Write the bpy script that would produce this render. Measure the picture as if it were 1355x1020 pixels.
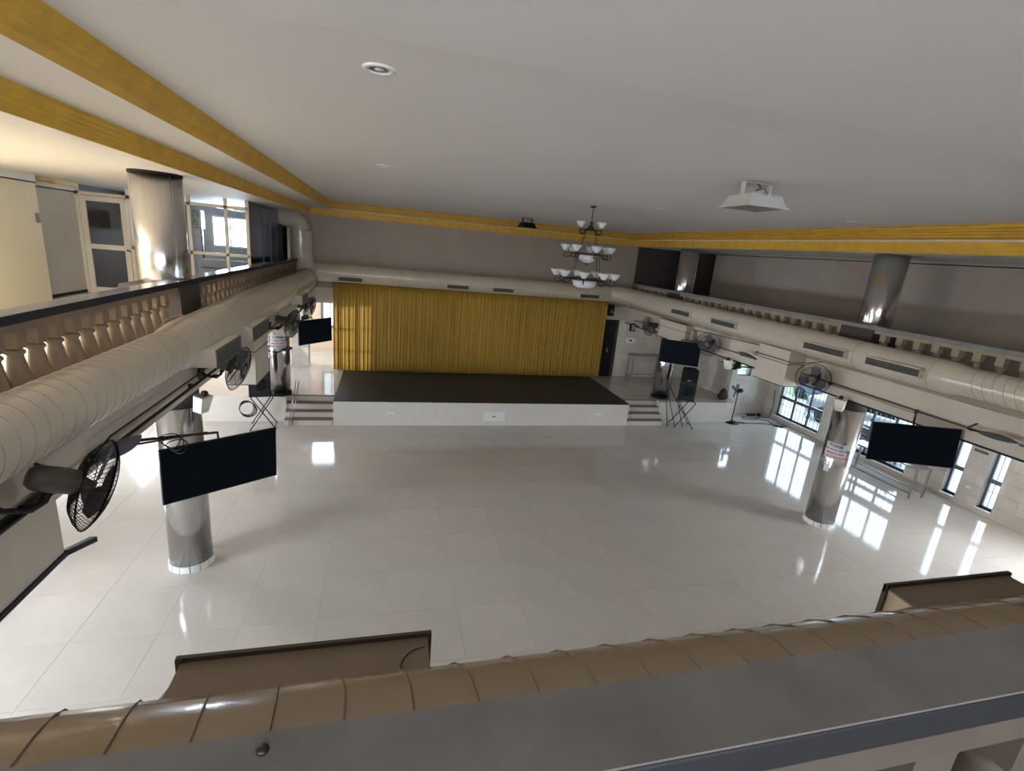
import bpy, bmesh, math, random
from mathutils import Vector, Matrix
random.seed(7)
PI = math.pi
for o in list(bpy.data.objects): bpy.data.objects.remove(o)
C = bpy.context.scene.collection
SC = bpy.context.scene
# ---------------------------------------------------------------- camera, world, light
cam = bpy.data.cameras.new('camera'); co = bpy.data.objects.new('camera', cam); C.objects.link(co)
cam.sensor_width = 36; cam.sensor_fit = 'HORIZONTAL'; cam.lens = 651.78 / 1355 * 36; cam.clip_start = .02; cam.clip_end = 300
RT = Vector((0.96815593, -0.23451908, 0.08760651)); DN = Vector((0.02038614, -0.27492346, -0.96124997)); FW = Vector((0.24951655, 0.93242581, -0.26138784))
co.matrix_world = Matrix(((RT[0], -DN[0], -FW[0], 0), (RT[1], -DN[1], -FW[1], 0), (RT[2], -DN[2], -FW[2], 4.9), (0, 0, 0, 1)))
SC.camera = co
SC.view_settings.view_transform = 'Standard'; SC.view_settings.look = 'None'; SC.view_settings.gamma = 1
SC.view_settings.use_curve_mapping = False; SC.view_settings.exposure = 0.78
w = bpy.data.worlds.new('world'); SC.world = w; w.use_nodes = True
wn = w.node_tree; bg = wn.nodes['Background']
SKY = (0.72, 0.86, 1.0); SKY_STR = 5.6
bg.inputs[0].default_value = (*SKY, 1); bg.inputs[1].default_value = SKY_STR

def area(name, loc, direction, sx, sy, power, col):
    l = bpy.data.lights.new(name, 'AREA'); l.shape = 'RECTANGLE'; l.size = sx; l.size_y = sy; l.energy = power; l.color = col
    o = bpy.data.objects.new(name, l); C.objects.link(o); o.location = loc
    o.rotation_euler = Vector(direction).to_track_quat('-Z', 'Z').to_euler(); return o
DAY = (0.95, 0.97, 1.0)
# daylight at the windows of the left wall (out of frame), the upper gallery and the wall behind the camera
area('daylight_left_near', (-7.75, 3.6, 1.75), (1, 0, -.3), 4.4, 2.0, 640, DAY)
area('daylight_left_far', (-7.75, 11.1, 1.5), (1, 0, -.5), 2.8, 1.5, 210, DAY)
area('daylight_left_platform', (-7.75, 16.9, 1.9), (1, 0, -.4), 3.2, 1.5, 330, DAY)
area('daylight_right_near', (13.85, 4.0, 1.6), (-1, 0, -.5), 3.6, 1.9, 330, DAY)
area('daylight_gallery', (-1.2, -4.15, 4.75), (.0, 1, -.05), 7.6, 1.4, 115, (1.0, .97, .93))
area('gallery_fill_light', (-4.95, 5.7, 5.41), (0, 0, -1), .5, 2.2, 170, (1.0, .95, .86))  # added fill light for the left gallery, out of view
area('daylight_gallery_room', (-4.4, 16.95, 4.75), (0.2, -1, -.1), 1.2, 1.0, 130, DAY)
for y_, w_ in ((12.93, 1.9), (10.1, 1.9), (8.04, .32), (7.26, .32)):
    area('daylight_portal', (13.75, y_, 1.25), (-1, 0, 0), w_, 2.2, 0, DAY).data.cycles.is_portal = True

sp_ = bpy.data.lights.new('curtain_patch_spot', 'SPOT'); sp_.energy = 4200; sp_.spot_size = .24; sp_.spot_blend = .1; sp_.shadow_soft_size = .012; sp_.color = (1, .93, .82)  # added spot outside the left wall, throws the lit patch on the curtain
so = bpy.data.objects.new('curtain_patch_spot', sp_); C.objects.link(so); so.location = (-11, 6.5, 1.7)
so.rotation_euler = Vector((10.2, 9.92, .25)).to_track_quat('-Z', 'Z').to_euler()
# ---------------------------------------------------------------- materials
MATS = {}
def mat(name, col, rough=.6, metal=0, var=0, scale=6, bump=0, spec=.5, coat=0, aniso=None, emit=0, stretch=None):
    if name in MATS: return MATS[name]
    m = bpy.data.materials.new(name); m.use_nodes = True; nt = m.node_tree; b = nt.nodes['Principled BSDF']
    b.inputs['Base Color'].default_value = (*col, 1); b.inputs['Roughness'].default_value = rough; b.inputs['Metallic'].default_value = metal
    b.inputs['Specular IOR Level'].default_value = spec; b.inputs['Coat Weight'].default_value = coat
    if emit: b.inputs['Emission Color'].default_value = (*col, 1); b.inputs['Emission Strength'].default_value = emit
    if var or bump:
        tc = nt.nodes.new('ShaderNodeTexCoord'); no = nt.nodes.new('ShaderNodeTexNoise'); no.inputs['Scale'].default_value = scale
        no.inputs['Detail'].default_value = 6; mp = nt.nodes.new('ShaderNodeMapping')
        if stretch: mp.inputs['Scale'].default_value = stretch
        nt.links.new(tc.outputs['Object'], mp.inputs[0]); nt.links.new(mp.outputs[0], no.inputs[0])
        if var:
            r = nt.nodes.new('ShaderNodeValToRGB'); r.color_ramp.elements[0].position = .3; r.color_ramp.elements[1].position = .7
            r.color_ramp.elements[0].color = (*[c * (1 - var) for c in col], 1); r.color_ramp.elements[1].color = (*[min(1, c * (1 + var)) for c in col], 1)
            nt.links.new(no.outputs['Fac'], r.inputs[0]); nt.links.new(r.outputs[0], b.inputs['Base Color'])
        if bump:
            bp = nt.nodes.new('ShaderNodeBump'); bp.inputs['Strength'].default_value = bump; bp.inputs['Distance'].default_value = .01
            nt.links.new(no.outputs['Fac'], bp.inputs['Height']); nt.links.new(bp.outputs[0], b.inputs['Normal'])
    MATS[name] = m; return m
def glass_mat(name, tint, refl):
    m = bpy.data.materials.new(name); m.use_nodes = True; nt = m.node_tree; nt.nodes.remove(nt.nodes['Principled BSDF'])
    tr = nt.nodes.new('ShaderNodeBsdfTransparent'); tr.inputs[0].default_value = (*tint, 1)
    gl = nt.nodes.new('ShaderNodeBsdfGlossy'); gl.inputs['Roughness'].default_value = .03
    mx = nt.nodes.new('ShaderNodeMixShader'); fr = nt.nodes.new('ShaderNodeFresnel'); fr.inputs[0].default_value = refl
    nt.links.new(fr.outputs[0], mx.inputs[0]); nt.links.new(tr.outputs[0], mx.inputs[1]); nt.links.new(gl.outputs[0], mx.inputs[2])
    nt.links.new(mx.outputs[0], nt.nodes['Material Output'].inputs[0]); MATS[name] = m; return m
floor_m = mat('floor_tile', (.57, .525, .475), .07, var=.05, scale=1.3, spec=.6)
floor_m2 = mat('floor_tile_b', (.56, .515, .467), .08, var=.05, scale=1.7, spec=.6)
grout = mat('grout', (.47, .43, .39), .7)
ceil_m = mat('ceiling_paint', (.70, .69, .70), .7, var=.015, scale=.6)
soff_m = mat('soffit_paint', (.74, .73, .70), .65, var=.02, scale=.8)
yel = mat('yellow_moulding', (.66, .385, .05), .45, var=.12, scale=5)
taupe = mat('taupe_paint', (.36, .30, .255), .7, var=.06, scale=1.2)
beam_m = mat('beige_beam', (.52, .45, .365), .5, var=.06, scale=2)
duct_m = mat('duct_paint', (.52, .45, .36), .28, var=.05, scale=3, bump=.25, coat=.3)
cream = mat('cream_wall', (.78, .70, .50), .6, var=.03, scale=1)
offw = mat('offwhite_wall', (.66, .62, .55), .6, var=.04, scale=2)
steel = mat('column_steel', (.60, .59, .60), .19, metal=1, var=.06, scale=3, stretch=(6, 6, .4))
steel2 = mat('table_steel', (.36, .35, .34), .3, metal=1)
darkst = mat('dark_granite', (.10, .10, .108), .42, var=.3, scale=14)
railtop = mat('grey_stone', (.125, .115, .11), .55, var=.22, scale=5)
raildk = mat('dark_edge', (.016, .017, .021), .55, spec=.3)
dkbrown = mat('dark_brown_paint', (.045, .03, .03), .6)
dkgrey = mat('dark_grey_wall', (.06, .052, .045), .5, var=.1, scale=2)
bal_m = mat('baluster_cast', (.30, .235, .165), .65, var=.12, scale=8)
black = mat('black', (.006, .006, .007), .5, spec=.25)
blackg = mat('black_gloss', (.005, .006, .009), .35, spec=.25)
blackm = mat('black_metal', (.012, .011, .010), .4, metal=.2)
screen = mat('screen', (.004, .006, .010), .55, spec=.05)
fanm = mat('fan_motor', (.10, .085, .07), .45, var=.2)
greyfan = mat('grey_fan', (.09, .09, .11), .4)
gold = mat('curtain_gold', (.36, .205, .022), .75, var=.14, scale=3, stretch=(5, 5, .3))
carpet = mat('stage_carpet', (.022, .024, .022), .6, var=.2, scale=8)
stagew = mat('stage_front', (.68, .64, .585), .3, var=.03)
wtile = mat('wall_tile', (.60, .545, .48), .25, var=.07, scale=3)
wtile2 = mat('wall_tile_b', (.66, .60, .53), .25, var=.07, scale=3)
wtgrout = mat('wall_grout', (.42, .38, .33), .7)
white = mat('white', (.80, .79, .77), .4)
whitep = mat('white_plastic', (.72, .68, .58), .4)
winframe = mat('window_frame', (.10, .115, .13), .4)
crf = mat('cream_frame', (.66, .58, .45), .45)
grille_m = mat('grille_grey', (.13, .12, .11), .5)
shade_m = mat('frosted_shade', (.62, .64, .66), .35)
iron = mat('wrought_iron', (.015, .012, .010), .5)
brownb = mat('bracket_brown', (.165, .12, .08), .55, var=.05)
rimdk = mat('rim_brown', (.05, .034, .022), .5)
green = mat('leaf_green', (.15, .25, .10), .7, var=.5, scale=3)
pave = mat('pavement', (.36, .39, .40), .8, var=.1)
boundw = mat('boundary_wall', (.45, .48, .49), .8, var=.05)
carg = mat('car_grey', (.30, .32, .34), .25, metal=.4)
redt = mat('red_print', (.45, .03, .04), .5)
bluet = mat('navy_print', (.03, .035, .10), .5)
greyp = mat('panel_grey', (.32, .33, .33), .5)
peach = mat('peach_wall', (.70, .52, .38), .6)
brickm = mat('grey_brick', (.30, .32, .36), .8, var=.15, scale=8)
clear = glass_mat('clear_glass', (.93, .97, 1), 1.25)
smoke = glass_mat('smoked_glass', (.70, .70, .70), 1.35)
bluegl = mat('blue_dark_glass', (.05, .075, .14), .15, spec=.9)
leftbal = mat('left_baluster', (.19, .14, .095), .65, var=.12, scale=8)  # darker copy of the baluster cast, stands in for weak light on this side
nearbal = mat('near_baluster', (.075, .058, .047), .7, var=.15, scale=8)  # baluster cast darkened as shade, against the gallery light behind it
railR = mat('pale_rail_stone', (.20, .19, .18), .5, var=.15)
railL = mat('polished_rail', (.15, .15, .165), .12, spec=.8)
nseam = mat('near_seam', (.13, .095, .06), .6)

# ---------------------------------------------------------------- mesh helpers
class MB:
    def __init__(s): s.bm = bmesh.new()
    def box(s, x0, x1, y0, y1, z0, z1, M=None):
        vs = [s.bm.verts.new((x, y, z)) for x in (x0, x1) for y in (y0, y1) for z in (z0, z1)]
        if M is not None:
            for v in vs: v.co = M @ v.co
        for f in ((0, 1, 3, 2), (4, 6, 7, 5), (0, 4, 5, 1), (2, 3, 7, 6), (0, 2, 6, 4), (1, 5, 7, 3)): s.bm.faces.new([vs[i] for i in f])
        return s
    def hexa(s, pts):   # 8 points bottom 4 ccw, top 4
        vs = [s.bm.verts.new(p) for p in pts]
        for f in ((3, 2, 1, 0), (4, 5, 6, 7), (0, 1, 5, 4), (1, 2, 6, 5), (2, 3, 7, 6), (3, 0, 4, 7)): s.bm.faces.new([vs[i] for i in f])
        return s
    def tube(s, pts, r, n=8, closed=False, caps=True):
        pts = [Vector(p) for p in pts]; rs = r if isinstance(r, (list, tuple)) else [r] * len(pts); rings = []; N = len(pts); up = None
        for i, p in enumerate(pts):
            a = pts[(i - 1) % N] if (closed or i > 0) else p; b = pts[(i + 1) % N] if (closed or i < N - 1) else p
            t = (b - a).normalized()
            if up is None: up = Vector((0, 0, 1)) if abs(t.z) < .9 else Vector((1, 0, 0))
            u = t.cross(up)
            if u.length < 1e-4: u = t.orthogonal()
            u.normalize(); v = u.cross(t).normalized(); up = v
            rings.append([s.bm.verts.new(p + (u * math.cos(2 * PI * k / n) + v * math.sin(2 * PI * k / n)) * rs[i]) for k in range(n)])
        for i in range(N if closed else N - 1):
            A = rings[i]; B = rings[(i + 1) % N]
            for k in range(n):
                f = s.bm.faces.new((A[k], A[(k + 1) % n], B[(k + 1) % n], B[k])); f.smooth = n > 5
        if caps and not closed: s.bm.faces.new(rings[0]); s.bm.faces.new(rings[-1][::-1])
        return s
    def lathe(s, prof, n=16, M=None, smooth=True, a0=0, a1=2 * PI):
        rings = []; full = abs(a1 - a0 - 2 * PI) < 1e-6; m = n if full else n + 1
        for r, z in prof:
            ring = [Vector((r * math.cos(a0 + (a1 - a0) * k / n), r * math.sin(a0 + (a1 - a0) * k / n), z)) for k in range(m)]
            rings.append([s.bm.verts.new(M @ p if M is not None else p) for p in ring])
        for i in range(len(prof) - 1):
            for k in range(n):
                k2 = (k + 1) % m
                f = s.bm.faces.new((rings[i][k], rings[i][k2], rings[i + 1][k2], rings[i + 1][k])); f.smooth = smooth
        if full:
            if prof[0][0] > 1e-5: s.bm.faces.new(rings[0][::-1])
            if prof[-1][0] > 1e-5: s.bm.faces.new(rings[-1])
        return s
    def prism(s, pts, d, M=None):   # polygon in local xy extruded along z by d
        a = [Vector((x, y, 0)) for x, y in pts]; b = [Vector((x, y, d)) for x, y in pts]
        if M is not None: a = [M @ p for p in a]; b = [M @ p for p in b]
        va = [s.bm.verts.new(p) for p in a]; vb = [s.bm.verts.new(p) for p in b]; n = len(pts)
        s.bm.faces.new(va[::-1]); s.bm.faces.new(vb)
        for i in range(n): s.bm.faces.new((va[i], va[(i + 1) % n], vb[(i + 1) % n], vb[i]))
        return s
    def build(s, name, m, parent=None, bevel=0, loc=None):
        bmesh.ops.recalc_face_normals(s.bm, faces=s.bm.faces)
        me = bpy.data.meshes.new(name); s.bm.to_mesh(me); s.bm.free(); me.materials.append(m)
        o = bpy.data.objects.new(name, me); C.objects.link(o)
        if parent is not None: o.parent = parent
        if loc is not None: o.location = loc
        if bevel:
            md = o.modifiers.new('bevel', 'BEVEL'); md.width = bevel; md.segments = 2; md.limit_method = 'ANGLE'
        return o
def tag(o, label=None, cat=None, group=None, kind=None):
    if label: o['label'] = label
    if cat: o['category'] = cat
    if group: o['group'] = group
    if kind: o['kind'] = kind
    return o
def thing(name, label, cat, loc=(0, 0, 0), rz=0, group=None, ry=0, rx=0):
    o = bpy.data.objects.new(name, None); C.objects.link(o); o.location = loc; o.rotation_euler = (rx, ry, rz); o.empty_display_size = .1
    return tag(o, label, cat, group)
def tree(o): return [(c, [g for g in bpy.data.objects if g.parent == c]) for c in bpy.data.objects if c.parent == o]
def dup(root, loc, rot, label, group=None, scale=None):
    r = root.copy(); C.objects.link(r); r.location = loc; r.rotation_euler = rot
    if label: r['label'] = label
    if group: r['group'] = group
    if scale: r.scale = scale
    for ch, gs in tree(root):
        c = ch.copy(); C.objects.link(c); c.parent = r
        for g in gs: d = g.copy(); C.objects.link(d); d.parent = c
    return r
def S(o): return tag(o, kind='structure')
def sbox(name, b, m, bevel=0): return S(MB().box(*b).build(name, m, bevel=bevel))

# ---------------------------------------------------------------- the setting: floor, platform, walls
XL, XR = -2.45, 8.55           # hall-side faces of the gallery beams
WL, WR = -7.4, 13.4            # lower side walls
YB = 16.65                     # upper back wall
SL0, ZB, ZR = 3.02, 2.74, 4.18 # slab underside, beam underside, handrail top
fl = S(MB().box(WL - .3, WR + .3, -2.0, 20.0, -.2, -.004).build('floor', grout))
T = .92
me0 = MB().box(.002, T - .002, .002, T - .002, -.004, 0).build('tile', floor_m, fl)
tiles = []
for i in range(-6, 15):
    for j in range(0, 15):
        x = .12 + T * i; y = .3 + T * j
        if x < -5.7: continue
        tiles.append((x, y))
me0.location = (*tiles[0], 0); k = 1
meB = me0.data.copy(); meB.materials.clear(); meB.materials.append(floor_m2)
for x, y in tiles[1:]:
    t = me0.copy(); C.objects.link(t); t.parent = fl; t.location = (x, y, 0); k += 1
    if random.random() < .4: t.data = meB
r_ = MB()
for i in range(-9, 15):
    for j in range(-3, 15):
        x = .12 + T * i; y = .3 + T * j
        if (x, y) in tiles: continue
        r_.box(max(WL, x + .002), min(WR, x + T - .002), y + .002, y + T - .002, -.004, 0)
tag(r_.build('tile', floor_m, fl), kind='stuff')
# raised platform either side of the stage
PZ = .69
pf = S(MB().box(WL, 11.4, 14.05, 19.6, 0, PZ - .004).box(WL, -2.53, 13.45, 14.05, 0, PZ - .004).box(-2.53, -1.325, 13.68, 14.05, 0, PZ - .004)
       .box(7.305, 8.55, 13.68, 14.05, 0, PZ - .004).box(8.55, 11.4, 13.45, 14.05, 0, PZ - .004).build('platform_floor', stagew))
def clip_tiles(x0, x1, y0, y1, sx, sy, holes, off=0):
    out = []; j = 0; y = y0
    while y < y1 - 1e-4:
        x = x0 - (off if j % 2 else 0)
        while x < x1 - 1e-4:
            rs = [(max(x, x0), min(x + sx, x1), y, min(y + sy, y1))]
            for h in holes:
                nr = []
                for a, b, c, d in rs:
                    if b <= h[0] or a >= h[1] or d <= h[2] or c >= h[3]: nr.append((a, b, c, d)); continue
                    if a < h[0]: nr.append((a, h[0], c, d))
                    if b > h[1]: nr.append((h[1], b, c, d))
                    m0, m1 = max(a, h[0]), min(b, h[1])
                    if c < h[2]: nr.append((m0, m1, c, h[2]))
                    if d > h[3]: nr.append((m0, m1, h[3], d))
                rs = nr
            out += [r for r in rs if r[1] - r[0] > .02 and r[3] - r[2] > .02]
            x += sx
        y += sy; j += 1
    return out
for (a, b, c, d) in clip_tiles(-4.4, 11.4, 13.45, 19.6, T, T, [(-2.53, -1.325, 13.4, 13.68), (7.305, 8.55, 13.4, 13.68), (-1.325, 7.305, 13.1, YB)]):
    MB().box(a + .002, b - .002, c + .002, d - .002, PZ - .004, PZ).build('tile', floor_m, pf)
sbox('platform_floor', (WL, -4.4, 13.45, 19.6, PZ - .004, PZ), floor_m)

def wall_with_holes(name, axis, pos, th, u0, u1, z0, z1, holes, m, parent=None):
    """wall plate whose inner face is at pos; axis 'x' = normal along x (u is y); th signed outward"""
    b = MB()
    us = sorted(set([u0, u1] + [h[0] for h in holes] + [h[1] for h in holes]))
    zs = sorted(set([z0, z1] + [h[2] for h in holes] + [h[3] for h in holes]))
    for i in range(len(us) - 1):
        for j in range(len(zs) - 1):
            cu = (us[i] + us[i + 1]) / 2; cz = (zs[j] + zs[j + 1]) / 2
            if cu < u0 or cu > u1 or any(h[0] < cu < h[1] and h[2] < cz < h[3] for h in holes): continue
            p0, p1 = sorted((pos, pos + th))
            if axis == 'x': b.box(p0, p1, us[i], us[i + 1], zs[j], zs[j + 1])
            else: b.box(us[i], us[i + 1], p0, p1, zs[j], zs[j + 1])
    bmesh.ops.remove_doubles(b.bm, verts=b.bm.verts, dist=1e-5)
    return S(b.build(name, m, parent))
# right lower wall with its windows (y0,y1,z0,z1)
RW = [(11.98, 13.88, .16, 2.35), (9.15, 11.08, .14, 2.35), (7.88, 8.2, .14, 2.25), (7.1, 7.42, .14, 2.25), (2.2, 5.8, .14, 2.35)]
wr = wall_with_holes('wall_right', 'x', WR + .012, .3, -2, 14.7, 0, 3.3, RW, wtgrout)
cnt = 0
for (a, b, c, d) in clip_tiles(5.2, 14.4, .0, 2.74, .6, .305, RW, off=.3):
    MB().box(WR, WR + .02, a + .002, b - .002, c + .002, d - .002).build('tile', wtile if random.random() < .6 else wtile2, wr)
sbox('baseboard_right', (WR - .012, WR, 5.2, 14.4, 0, .10), wtile)

def window(n, y0, y1, z0, z1, mull, trans, bars, xw=WR):
    f = MB(); X0, X1 = xw + .14, xw + .19; t = .035
    f.box(X0, X1, y0, y0 + t, z0, z1).box(X0, X1, y1 - t, y1, z0, z1).box(X0, X1, y0, y1, z0, z0 + t).box(X0, X1, y0, y1, z1 - t, z1)
    o = S(f.build('window_%d' % n, winframe))
    for z in trans: MB().box(X0 - .01, X1 + .01, y0, y1, z - .05, z + .05).build('transom', winframe, o)
    for y in mull: MB().box(X0, X1, y - .03, y + .03, z0, z1).build('mullion', winframe, o)
    MB().box(X0 + .02, X0 + .026, y0 + t, y1 - t, z0 + t, z1 - t).build('pane', clear, o)
    MB().box(xw - .03, xw + .14, y0, y1, z0 - .03, z0).build('sill', white, o)
    if bars:
        y = y0 + .12
        while y < y1 - .05:
            MB().tube([(X1 + .05, y, z0), (X1 + .05, y, z1)], .009, 5).build('grill_bar', winframe, o); y += bars
        for z in (z0 + .38, (z0 + z1) / 2 + .45): MB().tube([(X1 + .05, y0, z), (X1 + .05, y1, z)], .009, 5).build('grill_bar', winframe, o)
    return o
w1 = window(1, *RW[0], [12.62, 13.25], [.82], .155)
MB().tube([(WR + .13, 12.62 + .11 * math.cos(a), .58 + .11 * math.sin(a)) for a in [2 * PI * k / 16 for k in range(16)]], .012, 5, closed=True).build('window_ring', black, w1)
window(2, *RW[1], [9.8, 10.45], [.82], .155)
window(3, *RW[2], [], [.80], 0); window(4, *RW[3], [], [.80], .11); window(5, *RW[4], [3.4, 4.6], [.82], .155)

# low back wall beyond the right side, partition at the end of the platform
wb = wall_with_holes('wall_back_right', 'y', 14.412, .25, 11.62, WR + .3, 0, 3.3, [(11.75, 12.55, 1.4, 2.2)], wtgrout)
for (a, b, c, d) in clip_tiles(11.45, WR, 0, 2.9, .6, .305, [(11.75, 12.55, 1.4, 2.2)], off=.3):
    MB().box(a + .002, b - .002, 14.4, 14.42, c + .002, d - .002).build('tile', wtile if random.random() < .3 else wtile2, wb)
o = S(MB().box(11.75, 12.55, 14.5, 14.54, 1.4, 1.44).box(11.75, 12.55, 14.5, 14.54, 2.16, 2.2).box(11.75, 11.79, 14.5, 14.54, 1.4, 2.2).box(12.51, 12.55, 14.5, 14.54, 1.4, 2.2).build('window_6', white))
MB().box(11.79, 12.51, 14.515, 14.52, 1.44, 2.16).build('pane', clear, o)
MB().lathe([(.0, 0), (.07, 0), (.07, .03), (.045, .04), (0, .04)], 14, Matrix.Translation((12.15, 14.5, 1.85)) @ Matrix.Rotation(PI / 2, 4, 'X')).build('vent', grille_m, o)
pw = sbox('wall_side_partition', (11.412, 11.6, 13.95, 17.0, .0, 3.1), wtgrout)
for (a, b, c, d) in clip_tiles(13.95, YB, PZ, 2.9, .6, .305, [], off=.3):
    MB().box(11.4, 11.415, a + .002, b - .002, c + .002, d - .002).build('tile', wtile, pw)
sbox('baseboard_side_partition', (11.385, 11.4, 13.95, YB, PZ, PZ + .1), wtile)
MB().box(11.4, 11.6, 13.938, 13.95, PZ, 2.9).build('trim', wtile2, pw)
# back wall: low tiled part right of the black door, upper painted part, recess at the left
wbk = sbox('wall_back', (8.3, 11.6, YB + .012, YB + .25, PZ - .3, 3.1), wtgrout)
for (a, b, c, d) in clip_tiles(8.32, 11.4, PZ, 2.9, .6, .305, [], off=.3):
    MB().box(a + .002, b - .002, YB, YB + .02, c + .002, d - .002).build('tile', wtile if random.random() < .4 else wtile2, wbk)
sbox('wall_back_upper', (-3.1, 8.65, YB, YB + .25, 2.86, 5.6), taupe)
sbox('wall_back_behind_curtain', (-1.55, 7.75, YB, YB + .2, PZ - .1, 2.86), taupe)
d = tag(MB().box(7.75, 8.2, YB, YB + .05, PZ, 2.82).build('door_1', black), kind='structure')
MB().box(8.2, 8.3, YB - .04, YB + .06, PZ, 2.82).build('door_frame', dkbrown, d)
MB().box(7.95, 7.99, YB - .03, YB, 1.6, 1.75).build('door_handle', steel2, d)
# left recess
sbox('wall_back_left', (-7.4, -1.5, 19.6, 19.8, .3, 3.1), peach)
w7 = S(MB().box(-2.36, -1.7, 19.5, 19.6, 1.55, 1.62).box(-2.36, -2.28, 19.5, 19.6, 1.55, 2.9).box(-2.03, -2.0, 19.5, 19.6, 1.55, 2.9).build('window_7', winframe))
MB().box(-2.28, -1.7, 19.54, 19.55, 1.62, 2.9).build('pane', mat('bright_window', (.75, .88, .95), .4, emit=.8), w7)
sbox('wall_recess_right', (-1.55, -1.4, YB, 19.7, PZ - .2, 3.1), offw)
pl = sbox('pillar_back_left', (-2.93, -2.42, YB + .012, YB + .42, .4, 3.1), wtgrout)
for (a, b, c, d_) in clip_tiles(-2.93, -2.42, PZ, 2.9, .26, .2, []):
    MB().box(a + .001, b - .001, YB, YB + .02, c + .002, d_ - .002).build('tile', wtile2, pl)
sbox('baseboard_pillar', (-2.95, -2.40, YB - .02, YB + .44, PZ, PZ + .1), wtile2)
# left lower wall with wide windows (outside the frame, they light the floor)
LW = [(1.4, 5.8, .55, 2.55), (9.66, 12.5, .55, 2.12), (15.2, 18.6, 1.0, 2.6)]
wall_with_holes('wall_left', 'x', WL, -.25, -2, 20, 0, 3.3, LW, offw)
for i, h in enumerate(LW):
    f = MB(); X0, X1 = WL - .2, WL - .14
    f.box(X0, X1, h[0], h[1], h[2], h[2] + .05).box(X0, X1, h[0], h[1], h[3] - .05, h[3])
    nn = int((h[1] - h[0]) / 1.4)
    for q in range(nn + 1):
        y = h[0] + (h[1] - h[0] - .05) * q / nn; f.box(X0, X1, y, y + .05, h[2], h[3])
    o = S(f.build('window_%d' % (8 + i), winframe)); MB().box(X0 + .02, X0 + .025, h[0], h[1], h[2], h[3]).build('pane', clear, o)
    if i == 1:  # unseen bars, spaced to cast a grid shadow on the curtain
        for q in range(1, 14): MB().box(X0, X0 + .014, h[0] + .2 * q - .03, h[0] + .2 * q - .005, h[2], h[3]).build('grill_bar', winframe, o)
        for z in (.86, 1.10, 1.34, 1.58, 1.82): MB().box(X0, X0 + .014, h[0], h[1], z - .013, z + .013).build('grill_bar', winframe, o)
sbox('wall_front', (WL, WR, -2.2, -2, -.2, 3.1), offw)

# galleries: slabs, beams, upper floors
sbox('balcony_slab_left', (WL - .3, XL - .3, -4, 20, SL0, 3.3), beam_m)
sbox('balcony_slab_right', (XR + .3, WR + .3, -4, 20, SL0, 3.3), beam_m)
sbox('balcony_slab_near', (XL - .3, XR + .3, -4, .28, SL0, 3.3), mat('gallery_floor', (.22, .16, .11), .6, var=.1))
sbox('balcony_beam_left', (XL - .3, XL, .585, YB, ZB, 3.38), beam_m)
sbox('balcony_beam_right', (XR, XR + .3, .585, YB, ZB, 3.38), beam_m)
sbox('balcony_beam_near', (XL - .3, XR + .3, .28, .58, ZB, 3.38), beam_m)
sbox('balcony_beam_back', (WL, 8.65, YB - .02, YB + .27, 2.82, 3.3), beam_m)
sbox('beam_edge_right', (XR - .008, XR, .6, YB, ZB - .02, ZB + .01), black)
# beam drop at the near left corner
bd = S(MB().box(XL - .3, XL + .012, .3, 4.12, 2.3, 3.4).build('beam_drop', beam_m))
MB().box(XL - .02, XL + .03, .3, 4.14, 2.26, 2.30).build('edge_strip', raildk, bd)
MB().hexa([(XL - .02, 4.10, 2.26), (XL + .03, 4.12, 2.26), (XL + .03, 4.52, 2.13), (XL - .02, 4.52, 2.13), (XL - .02, 4.10, 2.31), (XL + .03, 4.12, 2.31), (XL + .03, 4.52, 2.18), (XL - .02, 4.52, 2.18)]).build('edge_strip', raildk, bd)

# ceiling
CZ, FZ = 5.84, 5.45
hx0, hx1, hy1 = -2.3, 8.4, 16.45
ins = {'L': (.06, .55, .70), 'R': (.06, .10, .44), 'B': (.08, .14, .52)}
# soffit ring
sb = MB(); sb.box(-7.7, hx0, -4.2, 20, FZ, 6.1).box(hx1, 13.7, -4.2, 20, FZ, 6.1).box(hx0, hx1, hy1, 20, FZ, 6.1)
S(sb.build('ceiling_soffit', soff_m))
def ring(i0, z0, i1, z1, m, name):
    def off(i): return (hx0 + (ins['L'][i] if i >= 0 else 0), hx1 - (ins['R'][i] if i >= 0 else 0), hy1 - (ins['B'][i] if i >= 0 else 0))
    a = off(i0); b = off(i1); y0 = -4.2
    bm = MB(); n = 5; zs = [z0 + (z1 - z0) * k / n for k in range(n + 1)]
    P = lambda q, z: [bm.bm.verts.new(p) for p in ((q[0], y0, z), (q[0], q[2], z), (q[1], q[2], z), (q[1], y0, z))]
    if m is yel:   # stepped moulding profile
        prev = None
        for k in range(n + 1):
            t = k / n; s_ = t ** .7
            q = [a[j] + (b[j] - a[j]) * s_ for j in range(3)]
            for zz in ((zs[k],) if k in (0, n) else (zs[k] - .008, zs[k] + .008)):
                cur = P(q, zz)
                if prev:
                    for j in range(3): bm.bm.faces.new((prev[j], prev[j + 1], cur[j + 1], cur[j]))
                prev = cur
    else:
        p = P(a, z0); c = P(b, z1)
        for j in range(3): bm.bm.faces.new((p[j], p[j + 1], c[j + 1], c[j]))
    return S(bm.build(name, m))
ring(-1, FZ, 0, 5.632, yel, 'trim_1'); ring(0, 5.632, 1, 5.658, soff_m, 'trim_2'); ring(1, 5.658, 2, CZ, yel, 'trim_3')
ce = MB(); ce.box(hx0 + .2, hx1 - .2, 3.1, hy1 - .2, CZ, 6.1)
ce.hexa([(hx0 + .2, 2.8, CZ - .012), (hx1 - .2, 2.8, CZ - .012), (hx1 - .2, 3.1, CZ - .004), (hx0 + .2, 3.1, CZ - .004), (hx0 + .2, 2.8, 6.1), (hx1 - .2, 2.8, 6.1), (hx1 - .2, 3.1, 6.1), (hx0 + .2, 3.1, 6.1)])
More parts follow.
